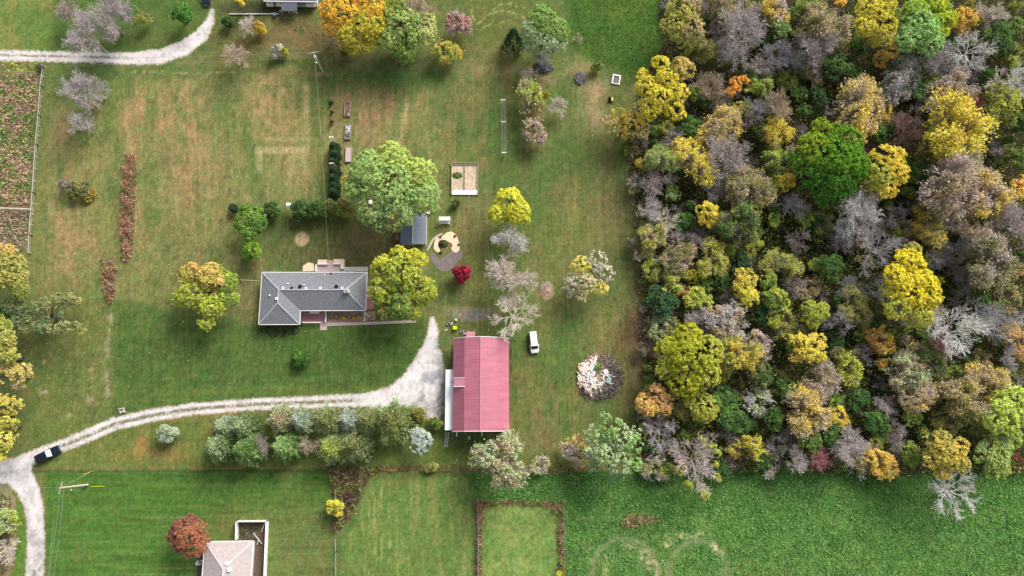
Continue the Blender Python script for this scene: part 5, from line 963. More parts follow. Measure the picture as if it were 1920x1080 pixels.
# annex and south brackets
a0, a1, b0, b1 = X(874.5,628,2.6)-O.x, X(891,628,2.6)-O.x, yn-O.y-.43, Y(621.5,880,2.6)-O.y
av = [(a0, b0, 2.9), (a1, b0, 2.9), (a1, b1, 2.6), (a0, b1, 2.6)]; av += [(v[0], v[1], v[2]-.1) for v in av]
an = poly('annex_roof', av, [(0,1,2,3),(7,6,5,4),(0,4,5,1),(1,5,6,2),(2,6,7,3),(3,7,4,0)], M['seam'], B_)
MB().box(a0+.15, a1-.15, b0, b1-.15, 0, 2.55).build('annex_wall', M['redwall'], an)
for px in (856.5, 903.5, 946.5):
    xx = X(px,812,1.6)-O.x; mb = MB(); mb.bar((xx, ys+.4-O.y, 1.7), (xx, Y(818,px,1.6)-O.y, 1.5), .26, .14).bar((xx, Y(817,px,1.6)-O.y, 0), (xx, Y(817,px,1.6)-O.y, 1.45), .16); mb.build('fence_arm', M['white'], B_)
mb = MB(); mb.bar((x0+.2-O.x, yn-.02-O.y-.44, 2.4), (x0+.2-O.x, ly1+O.y-O.y, 2.4), .05); 

# ---- shed
sz, st = 2.5, 3.5
s0, sr, s1 = X(751,430,sz), X(774,430,st), X(799.5,430,sz); sn, ss = Y(398.5,775,sz), Y(458,775,sz)
S = empty('garden_shed', ((s0+s1)/2, (sn+ss)/2, 0)); O = S.location.copy(); tag(S, 'garden shed with two slope dark blue grey metal roof', 'shed')
for xa, za, xb, zb in ((s0, sz, sr, st), (sr, st, s1, sz)):
    vs = [(xa-O.x, ss-O.y, za), (xb-O.x, ss-O.y, zb), (xb-O.x, sn-O.y, zb), (xa-O.x, sn-O.y, za)]; vs += [(v[0], v[1], v[2]-.1) for v in vs]
    r = poly('roof_slope', vs, [(0,1,2,3),(7,6,5,4),(0,4,5,1),(1,5,6,2),(2,6,7,3),(3,7,4,0)], M['shedroof'], S)
    sm_ = MB()
    for i in range(1, 14): yy = ss+(sn-ss)*i/14-O.y; sm_.bar((xa-O.x, yy, za+.01), (xb-O.x, yy, zb+.01), .05, .04)
    sm_.build('roof_seam', M['shedroof'], r)
MB().bar((sr-O.x, ss-O.y-.03, st+.03), (sr-O.x, sn-O.y+.03, st+.03), .22, .06).build('ridge_cap', M['ridge'], S)
wp = [(s0+.3,0),(s0+.3,sz+.02),(sr,st-.15),(s1-.3,sz+.02),(s1-.3,0)]; n = 5
poly('wall', [(a-O.x, sn-.3-O.y, b) for a, b in wp]+[(a-O.x, ss+.6-O.y, b) for a, b in wp], [tuple(range(n)), tuple(range(n, 2*n))[::-1], (0,n,n+1,1), (n-1,n-2,2*n-2,2*n-1)], M['siding'], S)
MB().box(sr-O.x-.5, sr-O.x+.5, ss+.54-O.y, ss+.597-O.y, .05, 2.0).build('door', M['white'], S)
mb = MB(); mb.tube([(s1-O.x-.1, ss-O.y+.3, 2.4), (s1-O.x-.1, ss-O.y+.3, .1)], .07).bar((s1-O.x+.03, ss-O.y, 2.42), (s1-O.x+.03, sn-O.y, 2.42), .1, .1); mb.build('gutter', M['white'], S)
p = P(802,401,.5); w = MB().box(-.45,.45,-.4,.4,0,.7).box(-.5,.5,-.45,.45,.7,.78).build('storage_box', M['tarp']); w.location = (p.x, p.y, 0); tag(w, 'white box against the upper right corner of the shed', 'box')
# firewood
p0, p1 = P(747,418), P(747,450); t = empty('woodpile', (p0.x, (p0.y+p1.y)/2, 0)); tag(t, 'stacked split firewood along the left wall of the shed', 'woodpile'); rw = random.Random(9)
for nm, mm in (('split_logs', 'wood'), ('brown_logs', 'brickred')):
    mb = MB()
    for i in range(120):
        y = rw.uniform(-1, 1)*(p0.y-p1.y)/2; z = rw.uniform(0, 1.1); x = rw.uniform(-.25, .35); a = rw.uniform(-.2, .2); mb.tube([(x-.25, y-a, z+.08), (x+.25, y+a, z+.08)], rw.uniform(.06, .1), 5)
    mb.build(nm, M[mm], t)

# ---- patio garden
flat('garden_bed', [(806,480),(812,474),(824,486),(838,478),(850,470),(864,468),(869,474),(866,484),(858,490),(850,502),(836,510),(822,506),(812,494)], .05, M['darkmulch'], 'purplish mulch bed below the sandstone patio', 'garden bed')
st_ = flat('stone_patio', [(815,452),(818,446),(829,443),(838,436),(846,434),(853,438),(858,446),(861,456),(862,464),(861,470),(856,474),(849,472),(846,466),(849,460),(846,456),(838,452),(830,449),(823,452),(821,460),(824,466),(826,470),(822,474),(817,471),(813,466)], .09, M['sand'], 'curved pale sandstone patio right of the shed', 'patio')
flat('garden_path', [(800,468),(804,461),(809,451),(815,444),(825,438),(830,437),(829,440),(820,444),(813,451),(808,461),(802,470)], .06, M['stone'], 'narrow curving stone path beside the shed', 'path')
flat('planting_circle', [(822,456),(826,451),(834,450),(840,454),(841,460),(836,465),(829,464),(823,461)], .14, M['darkwood'], 'dark round planting in the middle of the sandstone patio', 'garden bed')
mound('patio_plant', 831, 457, 1.0, .6, (92,92,60), 'olive brown low plant in the patio circle', 'plant', seed=4)
for px, py, r in [(853,443,.3),(826,445,.28),(827,473,.4),(860,459,.25)]: mound('patio_shrub', px, py, r, .4, (128,80,66), 'small reddish dried plant '+{853:'at the upper right rim of the sandstone patio',826:'at the upper left rim of the sandstone patio',827:'at the lower left rim of the sandstone patio',860:'at the right rim of the sandstone patio'}[px], 'plant', seed=px)
# ---- garden swing
c = P(834,415,1.2); t = empty('garden_swing', (c.x, c.y, 0)); tag(t, 'white wooden glider swing with slatted canopy right of the shed', 'swing')
mb = MB()
for i in range(3): mb.box(-1.35, 1.35, .1+i*.3-.05, .1+i*.3+.2, 2.02+i*.03, 2.08+i*.03)
mb.build('canopy', M['white'], t)
for sx in (-1, 1):
    mb = MB(); mb.bar((sx*1.25,-.75,0), (sx*1.25,0,2.0), .12).bar((sx*1.25,.75,0), (sx*1.25,.15,2.0), .12).bar((sx*1.25,-.7,.5), (sx*1.25,.7,.5), .08); mb.build('side_frame', M['white'], t)
mb = MB(); mb.box(-1.1,1.1,-.35,.2,.45,.52).box(-1.1,1.1,.18,.25,.52,1.1); mb.build('seat', M['white'], t)
# ---- raised beds
def raised(px0, py0, px1, py1, fill, label, cover=None, extra=None):
    a, b = P(px0, py0), P(px1, py1); c = (a+b)/2; w, h = (b.x-a.x)/2, (a.y-b.y)/2; t = empty('raised_bed', (c.x, c.y, 0)); tag(t, label, 'raised bed', 'raised beds in a column')
    mb = MB(); mb.box(-w,-w+.1,-h,h,0,.55).box(w-.1,w,-h,h,0,.55).box(-w+.1,w-.1,h-.1,h,0,.55).box(-w+.1,w-.1,-h,-h+.1,0,.55); mb.build('frame', M['greywood'], t)
    MB().box(-w+.1,w-.1,-h+.1,h-.1,0,.42).build('soil', M[fill], t)
    if cover:
        rc = random.Random(px0*7); 
        for nm, mm, k in cover:
            mb = MB()
            for i in range(k[2]): x, y, r = rc.uniform(-w+.25, w-.25), rc.uniform(k[0]*h, k[1]*h), rc.uniform(.1, .26); mb.disc(x, y, .4, .42+r, r, 7, wob=.6, seed=i, r1=r*.6)
            mb.build(nm, M[mm], t)
M['greenleaf'] = solid('green_leaves', (84,116,66), .8, var=.3, scale=5)
raised(647,192,657,219.5, 'mulch', 'topmost raised bed filled with brown dried plants', [('dried_plants','brickred',(-.9,.9,26)),('seedlings','darkwood',(-.9,.9,14)),('white_stone','tarp',(-.8,-.6,2))])
raised(648,235,658,262.5, 'darkmulch', 'middle raised bed half covered in white fleece', [('fleece','tarp',(-.2,.9,26)),('leaf_crop','greenleaf',(-.9,-.1,14))])
raised(649,276,659.5,305, 'slab', 'lowest raised bed with bare pale soil')
# ---- framed plot
a, b = P(847,306), P(896,366); c = (a+b)/2; w, h = (b.x-a.x)/2, (a.y-b.y)/2; t = empty('garden_plot', (c.x, c.y, 0)); tag(t, 'wood framed square garden plot with white cover along its lower side', 'garden plot')
MB().box(-w+.1,w-.1,-h+.1,h-.1,0,.08).build('soil', solid('plot_soil', (190,166,136), .95, var=.3, scale=1.2, bump=.6, c2=(214,196,168)), t)
mb = MB(); mb.box(-w-.04,-w+.1,-h,h,0,.5).box(w-.1,w+.04,-h,h,0,.5).box(-.05,.06,-h+1.2,h-.2,0,.45).box(-w+.1,w-.1,h-.12,h,0,.45).box(-w+.1,w-.1,h-.6,h-.5,0,.3); mb.build('frame', M['wood'], t)
b = MB()
for i in range(9): x_ = -w+.15+i*(2*w-.3)/9; b.box(x_, x_+(2*w-.3)/9-.02, -h-.03, -h+1.15+.06*(i % 2), .1, .28+.05*(i % 3))
b.build('cover', M['tarp'], t, .04)
mound('weed_clump', 858, 329, 1.3, .25, (108,132,76), 'green weed clump inside the framed garden plot', 'weeds', seed=6, ry=.9)
# ---- clothes line posts
pp = [P(943,187,2), P(944,228,2), P(945,286,2)]
for p, w_ in zip(pp, ('top', 'middle', 'bottom')):
    t = empty('line_post', (p.x, p.y, 0)); tag(t, f'{w_} one of the three white clothes line posts', 'post', 'clothes line posts')
    MB().box(-.65,.65,-.09,.09,1.95,2.1).build('crossbar', M['white'], t); MB().box(-.09,.09,-.086,.086,0,1.95).build('post', M['white'], t)
    mb = MB(); mb.bar((0,0,1.4), (-.5,0,1.94), .06).bar((0,0,1.4), (.5,0,1.94), .06); mb.build('brace', M['white'], t)
mb = MB()
for dx in (-.55, -.2, .2, .55):
    for a_, b_ in ((pp[0], pp[1]), (pp[1], pp[2])): mb.bar((a_.x+dx, a_.y, 2.12), (b_.x+dx, b_.y, 2.12), .025)
tag(mb.build('clothes_line', M['steel']), 'thin clothes lines strung between the white posts', 'line')
# ---- small white things
def simple(name, px, py, z, build, mat_, label, cat, rz=0, bevel=0):
    p = P(px, py, z); b = MB(); build(b); o = b.build(name, mat_, None, bevel); o.location = (p.x, p.y, 0); o.rotation_euler = (0, 0, rz); return tag(o, label, cat)
def nest(px, py, label):
    t = empty('bird_house', P(px, py, 2.6)); t.location.z = 0; tag(t, label, 'bird house')
    MB().box(-.06,.06,-.06,.06,0,2.3).build('post', M['white'], t); MB().box(-.45,.45,-.35,.35,2.3,2.8).add([(-.5,-.42,2.8),(.5,-.42,2.8),(.5,.42,2.8),(-.5,.42,2.8),(-.5,0,3.0),(.5,0,3.0)],[(0,1,5,4),(2,3,4,5),(0,4,3),(1,2,5),(3,2,1,0)]).build('house', M['white'], t)
nest(541, 384, 'white box on a post at the left of the hedge')
for px, py, s in ((623.5,262.5,'upper'), (624.5,311,'lower')):
    p = P(px, py, 2.6); t = empty('trellis_arch', (p.x, p.y, 0)); tag(t, f'white trellis bar over the {s} part of the arborvitae row', 'trellis')
    MB().box(-.5,.5,-.1,.1,4.3,4.4).build('top_bar', M['white'], t); MB().box(-.5,-.44,-.06,.06,0,4.3).build('post', M['white'], t); MB().box(.44,.5,-.06,.06,0,4.3).build('post', M['white'], t)
p = P(695,379,13.6); t = empty('antenna_mast', (p.x, p.y, 0)); tag(t, 'white box on a tall mast poking through the great light green tree', 'mast'); MB().box(-.35,.35,-.4,.4,13.2,13.9).build('box', M['white'], t); MB().tube([(0,0,0),(0,0,13.2)], .08).build('mast', M['steel'], t)
simple('plastic_bin', 853, 614.8, .8, lambda b: b.box(-.4,.4,-.36,.36,0,.9).box(-.44,.44,-.4,.4,.9,.98), M['yellow'], 'bright yellow square bin above the barn', 'bin', .05, .04)
simple('white_can', 855, 599.5, .3, lambda b: b.disc(0,0,0,.5,.28,10,wob=.2).disc(.2,-.15,0,.4,.14,8), M['tarp'], 'white can lying above the yellow bin', 'can')
simple('white_slab', 836.5, 618.5, .1, lambda b: b.box(-.3,.3,-.15,.15,0,.12).disc(.15,.05,.12,.2,.12,7), M['tarp'], 'small white slab left of the yellow bin', 'slab', .2)
for i, (px, py, lab) in enumerate([(843,608,'heap of white pots and flowers left of the yellow bin'),(869,623,'white flecked potted plants against the upper barn wall')]):
    t = empty('potted_flowers', P(px, py)); tag(t, lab, 'flowers'); rp = random.Random(i)
    for nm, mm in (('pots','tarp'), ('foliage','darkwood')):
        b = MB()
        for k in range(13): r = rp.uniform(.07,.17); b.disc(rp.uniform(-.6,.6), rp.uniform(-.5,.5), .02, rp.uniform(.2,.5), r, 7, wob=.5, seed=k)
        b.build(nm, M[mm], t)
simple('oval_stone', 879.5, 820.5, .1, lambda b: b.disc(0,0,0,.14,.33,12,ry=.5,wob=.1,r1=.28), M['stone'], 'pale oval stone on the grass below the barn', 'stone')
simple('white_bucket', 771, 404, .0, lambda b: b.disc(0,0,0,.4,.2,10), M['tarp'], 'small white bucket at the back wall of the shed', 'bucket')
for i, (px, py, r, w_) in enumerate([(807,299.5,.2,'right of the great light green tree'),(719,832,.28,'on the grass between the spruce row and the silvery tree'),(916,619,.14,'above the upper right corner of the barn'),(1003,577.5,.14,'between the dirt patch and the white van'),(1028,546,.4,'in the bare dirt patch near the woods'),(1091,841,.18,'under the large pale green open tree'),(857,863,.12,'under the ladder near the hedge line'),(133,919,.24,'beside the leaning pole at the lower left')]):
    simple('pale_rock', px, py, .1, lambda b: b.disc(0,0,0,r*.7,r,9,wob=.4,seed=i,r1=r*.6), M['stone' if r > .2 else 'tarp'], 'pale rock '+w_, 'rock', i*.7)
# ladder lying on the grass
a, b = P(838.8,809.5), P(836.5,838.5); t = empty('ladder', (a.x, a.y, 0)); tag(t, 'aluminium ladder lying on the grass below the white lean-to', 'ladder'); d = (b-a); L_ = d.length; d.normalize(); s = Vector((-d.y, d.x, 0))
for k in (-1, 1): MB().bar(s*k*.3+Vector((0,0,.12)), d*L_+s*k*.3+Vector((0,0,.12)), .09, .1).build('rail', M['white'], t)
for i in range(13): q = d*(.15+i*(L_-.3)/12); MB().bar(q-s*.27+Vector((0,0,.12)), q+s*.27+Vector((0,0,.12)), .09, .05).build('rung', M['steel'], t)
# sandbox
c = P(1155,150); t = empty('sandbox', (c.x, c.y, 0)); t.rotation_euler = (0,0,-.2); tag(t, 'white framed rectangular sandbox beside the woods', 'sandbox')
mb = MB(); mb.box(-1.05,-.75,-1.3,1.3,0,.4).box(.75,1.05,-1.3,1.3,0,.4).box(-.75,.75,1.0,1.3,0,.4).box(-.75,.75,-1.3,-1.15,0,.4); mb.build('frame', M['whiteroof'], t); MB().box(-.75,.75,-1.15,1.0,0,.15).build('sand', M['darkmulch'], t)
# ride-on mower
c = P(1145,187.5); t = empty('ride_on_mower', (c.x, c.y, 0)); t.rotation_euler = (0,0,-.15); tag(t, 'small yellow and black ride-on mower on the bare dirt by the woods', 'mower')
MB().box(.1,.48,-.55,.5,.35,.8).build('hood', M['yellow'], t, .08); MB().box(-.5,.08,-.5,.5,.3,.55).box(-.4,-.1,-.3,.3,.56,.95).build('deck_and_seat', M['black'], t, .06)
for x_ in (-.4, .4):
    for y_ in (-.6, .6): MB().tube([(x_-.02, y_-.08, .24), (x_-.02, y_+.08, .24)], .24, 12).build('wheel', M['rubber'], t)
MB().tube([(-.05,0,.5),(-.1,0,1.0)], .03).disc(-.1,0,1.0,1.04,.18,12).build('steering_wheel', M['rubber'], t)
# lawn ornament
c = P(231.5,769.5); t = empty('yard_chair', (c.x, c.y, 0)); t.rotation_euler = (0,0,.25); tag(t, 'white and pinkish wooden yard chair at the bend of the driveway', 'chair')
MB().box(-.55,.5,-.5,.4,.38,.46).build('seat', M['slab'], t); MB().box(-.55,.5,.36,.46,.46,1.1).build('backrest', M['white'], t)
for x_ in (-.55, .42): MB().box(x_,x_+.1,-.6,.44,.6,.66).box(x_,x_+.1,-.58,-.48,0,.6).build('arm', M['white'], t)
for px, py, r, w_ in [(34,669,.9,'under the golden tree'),]:
    c = P(35,670,.5); t = empty('parked_trailer', (c.x, c.y, 0)); t.rotation_euler = (0,0,-.15); tag(t, 'dark grey small object half hidden under the ochre tree at the left edge', 'trailer')
    MB().box(-1.1,1.1,-.55,.55,.4,1.0).build('box', M['deck'], t, .1); MB().tube([(-.5,-.6,.3),(-.5,.6,.3)], .3, 12).build('wheel', M['rubber'], t); MB().box(-.5,.5,-.3,.3,1.0,1.06).build('lid', M['slab'], t)

# ---- heaps
def heap(name, ppts_c, rx, ry, h, parts, label, cat, seed=0, rot=0):
    c = P(*ppts_c); t = empty(name, (c.x, c.y, 0)); tag(t, label, cat); rh = random.Random(seed)
    mb = MB(); mb.disc(0,0,.01,h*.55,rx*.86,26,ry=ry*.86,wob=.4,seed=seed,r1=rx*.45); mb.build('base', M['mulch' if rx > 4 else 'darkmulch'], t)
    for nm, mm, kind, n, (a0, a1, r0, r1), sz in parts:
        mb = MB(); qs = []
        for i in range(n):
            a = rh.uniform(a0, a1); q = math.sqrt(rh.uniform(r0*r0, r1*r1)); x, y = rx*q*math.cos(a), ry*q*math.sin(a); z = h*(1-q*q)*.6+rh.uniform(.05, .35)
            if kind == 'stick': b = rh.uniform(0, 6.28); l = sz*rh.uniform(.6, 1.6); e = rh.uniform(-.25, .25); mb.bar((x-l*math.cos(b), y-l*math.sin(b), z-l*e), (x+l*math.cos(b), y+l*math.sin(b), z+l*e), rh.uniform(.03,.08))
            elif kind == 'board': b = rh.uniform(0, 3.14); l = sz*rh.uniform(.6, 1.3); mb.bar((x-l*math.cos(b), y-l*math.sin(b), z), (x+l*math.cos(b), y+l*math.sin(b), z+.1), rh.uniform(.12,.3), .06)
            else: s = sz*rh.uniform(.5, 1.3); b = rh.uniform(0,3); mb.bar((x-s*math.cos(b), y-s*math.sin(b), z), (x+s*math.cos(b), y+s*math.sin(b), z+rh.uniform(-.1,.1)), s*1.4, s*.5)
        mb.build(nm, M[mm], t)
    return t
PI2 = 2*math.pi
heap('debris_pile', (1121,705), 5.4, 5.4, 1.5, [
    ('dead_branches','darkwood','stick',330,(-2.6,1.4,.45,1.0),1.1),('grey_branches','greywood','stick',160,(-2.2,1.0,.5,1.0),.9),('reddish_brush','wood','stick',120,(.6,2.2,.6,1.0),.8),
    ('straw','wood','stick',140,(-1.9,-.6,.35,.7),.5),('white_rubble','tarp','lump',150,(1.7,4.2,.15,.8),.3),('stone_blocks','sand','lump',45,(2.4,4.4,.4,.95),.34),('broken_bricks','brickred','lump',40,(1.8,4.4,.3,.95),.2),
    ('pale_rubble','sand','lump',110,(1.6,4.5,.2,.95),.26),('white_boards','white','board',16,(-2.2,.2,.2,.7),.8),('grey_planks','greywood','board',20,(2.2,5.5,.2,.9),.7)],
    'large round heap of rubble, boards and branches on the grass near the woods', 'debris pile', 21)
p = P(1142,712,1.2); s = MB().disc(0,0,1.0,1.08,.55,14,ry=.85,wob=.1).build('discarded_tabletop', M['teal']); s.location = (p.x, p.y, 0.05); s.rotation_euler = (0,0,-.4); tag(s, 'pale bluish oval panel on the right of the rubble heap', 'panel')
p = P(1136,697,1.3); s = MB().box(-.5,.5,-.55,.55,1.1,1.25).build('discarded_sink', M['tarp'], None, .06); s.location = (p.x, p.y, 0.05); s.rotation_euler = (0,0,.6); tag(s, 'white square basin on the rubble heap above the oval panel', 'basin')
mound('heap_shrub', 1120, 689, 1.35, 1.9, (84,136,44), 'bright green bush growing from the middle of the rubble heap', 'bush', seed=9, ry=1.7)
heap('ash_heap', (1088,147), 1.6, 1.9, .5, [('charred_sticks','ash','stick',80,(0,PI2,0,.9),.4),('ash_lumps','ash','lump',30,(0,PI2,0,.9),.22),('pale_wood','greywood','stick',18,(0,PI2,0,.8),.5)], 'dark ash heap with charred wood on the bare ground', 'ash heap', 22)
heap('brush_heap', (1018,127), 2.3, 1.5, .9, [('dark_branches','ash','stick',160,(0,PI2,0,1),.6),('pale_limbs','white','stick',9,(0,PI2,0,.8),.9),('twigs','darkwood','stick',80,(0,PI2,.3,1),.5)], 'dark brush heap under the pale willow with white limbs on top', 'brush heap', 23)

# ---- vehicles
def vehicle(name, px, py, ang, L, W, H, kind, paint, label, cat, glassm='glass_sky'):
    c = P(px, py, H*.6); t = empty(name, (c.x, c.y, 0)); t.rotation_euler = (0, 0, ang); tag(t, label, cat)
    hw = W/2; zb = .28; belt = H*.56; roofh = H
    if kind == 'van': st = [(-L/2,.80,belt*.9,.0),(-L/2+.12,.94,belt,.0),(-L/2+.2,.96,belt,1),(-L/2+.8,1,belt,1),(L*.12,1,belt,1),(L*.19,1,belt*.98,1),(L*.31,.99,belt*.95,0),(L*.42,.94,belt*.82,0),(L/2-.08,.80,belt*.72,0),(L/2,.62,belt*.5,0)]
    else: st = [(-L/2,.78,belt*.85,0),(-L/2+.12,.95,belt,0),(-L/2+.35,.97,belt,1),(-L*.2,1,belt,1),(-L*.02,1,belt,1),(L*.02,1,belt,1),(L*.16,.99,belt*.97,0),(L*.36,.96,belt*.9,0),(L/2-.12,.88,belt*.8,0),(L/2,.70,belt*.6,0)]
    rings = []
    for x, k, bz_, top in st:
        w = hw*k; tz_ = roofh if top else bz_+.05; tw = w*.78 if top else w*.86
        rings.append([(x,-w*.93,zb),(x,-w,bz_*.6),(x,-w,bz_),(x,-tw,tz_-.05 if top else tz_),(x,-tw*.8,tz_),(x,0,tz_+.03),(x,tw*.8,tz_),(x,tw,tz_-.05 if top else tz_),(x,w,bz_),(x,w,bz_*.6),(x,w*.93,zb)])
    n = len(rings[0]); vs = [v for r in rings for v in r]; fs = [(i*n+j, i*n+(j+1) % n, (i+1)*n+(j+1) % n, (i+1)*n+j) for i in range(len(rings)-1) for j in range(n)]
    fs += [tuple(range(n))[::-1], tuple((len(rings)-1)*n+j for j in range(n))]
    body = poly('body', vs, [tuple(reversed(f)) for f in fs], M[paint], t)
    b = body.modifiers.new('bevel', 'BEVEL'); b.width = .05; b.segments = 2; b.limit_method = 'ANGLE'; b.angle_limit = .5
    def pane(nm, i, j, js, m_, inset=.1, off=.02):
        a, b_ = rings[i], rings[j]; q = [Vector(a[js[0]]), Vector(b_[js[0]]), Vector(b_[js[1]]), Vector(a[js[1]])]; c_ = sum(q, Vector())/4
        nn = (q[1]-q[0]).cross(q[3]-q[0]).normalized()
        if nn.dot(c_-Vector((c_.x*.5, 0, H*.4))) < 0: nn = -nn
        q = [v+(c_-v)*inset+nn*off for v in q]; q2 = [v-nn*.015 for v in q]
        poly(nm, q+q2, [(0,1,2,3),(7,6,5,4),(0,4,5,1),(1,5,6,2),(2,6,7,3),(3,7,4,0)], m_, t)
    f0 = 5
    pane('windscreen', f0, f0+1, (3, 7), M[glassm], .08, .05); pane('rear_window', 2, 1, (3, 7), M['glass'], .15, .05)
    for js in ((2, 3), (8, 7)):
        for i in ((2, 3), (3, 4)): pane('side_window', i[0], i[1], js, M['glass'], .12, .025)
    for sx in (-.3, .31):
        for sy in (-1, 1):
            w = MB(); yy = sy*(hw-.1); w.tube([(L*sx, yy-.11, .36), (L*sx, yy+.11, .36)], .36, 16); wo = w.build('wheel', M['rubber'], t); MB().tube([(L*sx, yy+sy*.09, .36), (L*sx, yy+sy*.125, .36)], .2, 12).build('rim', M['steel'], wo)
    for sy in (-1, 1):
        MB().box(L/2-.28, L/2-.1, sy*hw*.66-.16, sy*hw*.66+.16, belt*.62, belt*.78).build('headlight', M['whiteroof'], t)
        MB().box(-L/2-.01, -L/2+.1, sy*hw*.68-.08, sy*hw*.68+.08, belt*.6, belt*.95).build('tail_light', M['red'], t)
        MB().box(L*.14, L*.14+.16, sy*(hw+.1)-.1, sy*(hw+.1)+.1, belt, belt+.16).build('wing_mirror', M['black' if paint != 'vanwhite' else 'vanwhite'], t)
    MB().box(L/2-.1, L/2+.06, -hw*.72, hw*.72, .35, .6).build('bumper', M['steel' if paint == 'navy' else 'vanwhite'], t, .04)
    MB().box(L/2-.1, L/2+.02, -hw*.4, hw*.4, .62, belt*.74).build('grille', M['steel' if paint == 'navy' else 'black'], t)
    return t
va = P(67,863,1)-P(109,842,1)
car = vehicle('parked_suv', 88.5, 852, math.atan2(-va.y, -va.x), 5.4, 2.0, 1.8, 'suv', 'navy', 'dark navy sport utility car driving on the pale driveway near the lane fork', 'car')
for sy in (-1, 1): MB().bar((-2.2, sy*.62, 1.86), (-.1, sy*.62, 1.86), .05).build('roof_rail', M['black'], car)
car.children[0]; 
vn = P(1003,660,1)-P(998.5,624,1)
van = vehicle('white_van', 1001, 641.5, math.atan2(vn.y, vn.x), 5.1, 2.0, 1.95, 'van', 'vanwhite', 'white minivan parked on the grass right of the barn', 'van', 'glass')
c2 = vehicle('parked_car', 387, -8, -math.pi/2-.05, 5.0, 1.95, 1.75, 'suv', 'navy', 'dark car cut by the top edge at the end of the gravel track', 'car', 'glass_sky')

# ---- neighbour's house at the bottom
ez, rz = 2.8, 5.2
x0, x1, yn, ysb = X(384,1017,ez), X(475,1017,ez), Y(1015,430,ez), Y(1190,430,ez); w2 = (x1-x0)/2; xm = (x0+x1)/2
Nb = empty('neighbour_house', (xm, yn-8, 0)); O = Nb.location.copy(); tag(Nb, 'house with pale pinkish hip roof cut by the bottom edge', 'house')
g = lambda x, y, z: (x-O.x, y-O.y, z)
V = [g(x0,yn,ez), g(x1,yn,ez), g(x1,ysb,ez), g(x0,ysb,ez), g(xm,yn-w2,rz), g(xm,ysb+w2,rz)]+[g(x0,yn,ez-.12), g(x1,yn,ez-.12), g(x1,ysb,ez-.12), g(x0,ysb,ez-.12)]
r = poly('roof', V, [(0,4,1),(1,4,5,2),(2,5,3),(3,5,4,0),(6,7,8,9)], M['shingle_pale'], Nb)
mb = MB()
for a, b in ((0,4),(1,4),(4,5),(5,2),(5,3)): mb.bar(Vector(V[a])+Vector((0,0,.03)), Vector(V[b])+Vector((0,0,.03)), .2, .06)
mb.build('ridge_cap', solid('pale_ridge', (214,202,200), .8), r)
mb = MB()
for a, b in ((0,1),(1,2),(2,3),(3,0)): mb.bar(Vector(V[a])-Vector((0,0,.05)), Vector(V[b])-Vector((0,0,.05)), .2, .16)
mb.build('gutter', M['white'], r)
MB().box(x0+.5-O.x, x1-.5-O.x, ysb+.5-O.y, yn-.5-O.y, 0, ez-.13).build('wall', M['siding'], Nb)
for xx in (x0+2, x0+7): MB().box(xx-O.x, xx+1.4-O.x, yn-.497-O.y, yn-.44-O.y, 1.0, 2.1).build('window', M['glass'], Nb)
for px, py, s in ((425,1057,.25), (430,1068.5,.3)): p = P(px, py, rz-.2); MB().box(p.x-O.x-s, p.x-O.x+s, p.y-O.y-s, p.y-O.y+s, rz-.8, rz+.15).build('roof_vent', M['white'], Nb)
flat('side_yard', [(442,979),(500,979),(494,1120),(442,1120)], .03, solid('side_yard_mulch', (92,76,66), .95, var=.4, scale=2.5, bump=.7, c2=(120,98,84)), 'dark mulched yard inside the white fence', 'garden bed')
brush('yard_shrubs', [(444,982),(486,982),(482,1000),(478,1014),(444,1016)], 16, [(70,92,56),(90,104,60),(110,84,72),(60,78,46)], .9, 'green and reddish shrubs inside the white fenced yard', .26, 31, 'shrubs', 1.0)
def fence(name, ppts, h, th, m_, label, post=2.4, solid_=True, cat='fence'):
    b = [P(x, y, h) for x, y in ppts]; t = empty(name, (b[0].x, b[0].y, 0)); tag(t, label, cat); o = b[0]
    for a, c in zip(b[:-1], b[1:]):
        A = Vector((a.x-o.x, a.y-o.y, 0)); B = Vector((c.x-o.x, c.y-o.y, 0)); n_ = max(1, round((B-A).length/post)); d = (B-A)/n_
        u = d.normalized()*.08
        for i in range(n_):
            s_, e_ = A+d*i, A+d*(i+1)
            if solid_: mb = MB().bar(s_+u+Vector((0,0,h*.5)), e_-u+Vector((0,0,h*.5)), th, h*.94); mb.bar(s_+u+Vector((0,0,h-.04)), e_-u+Vector((0,0,h-.04)), th*1.7, .08); mb.build('panel', M[m_], t)
            else: mb = MB().bar(s_+u+Vector((0,0,h)), e_-u+Vector((0,0,h)), th, .08).bar(s_+u+Vector((0,0,h*.5)), e_-u+Vector((0,0,h*.5)), .04, .05); mb.build('rail', M[m_], t)
            MB().box(s_.x-.08, s_.x+.08, s_.y-.08, s_.y+.08, 0, h+.06).build('post', M[m_], t)
        MB().box(B.x-.08, B.x+.08, B.y-.08, B.y+.08, 0, h+.06).build('post', M[m_], t)
    return t
fence('white_fence', [(441.5,1012),(442.5,978),(499,977.5),(494,1100)], 1.8, .14, 'white', 'white solid fence enclosing the yard beside the bottom house')
for i, (a, b, lab) in enumerate([((497,980),(490.5,997),'short white pole leaning in the fence corner'),((476,1000),(491.5,1019.5),'longer white pole lying across the fenced yard'),((485,1014),(482,1021),'shortest white pole beside the longer one in the fenced yard')]):
    A, B = P(*a, .8), P(*b, .4); o = MB().bar((0,0,.9), (B.x-A.x, B.y-A.y, .5), .12).bar((.0,0,.04), (.0,0,.86), .08).build('white_pole', M['white']); o.location = (A.x, A.y, 0); tag(o, lab, 'pole', 'poles in the fenced yard')
heap('pot_cluster', (374,1055), .9, .6, .3, [('pots','tarp','lump',7,(0,PI2,0,1),.2)], 'white pots in the dark gap left of the bottom house', 'pots', 41)
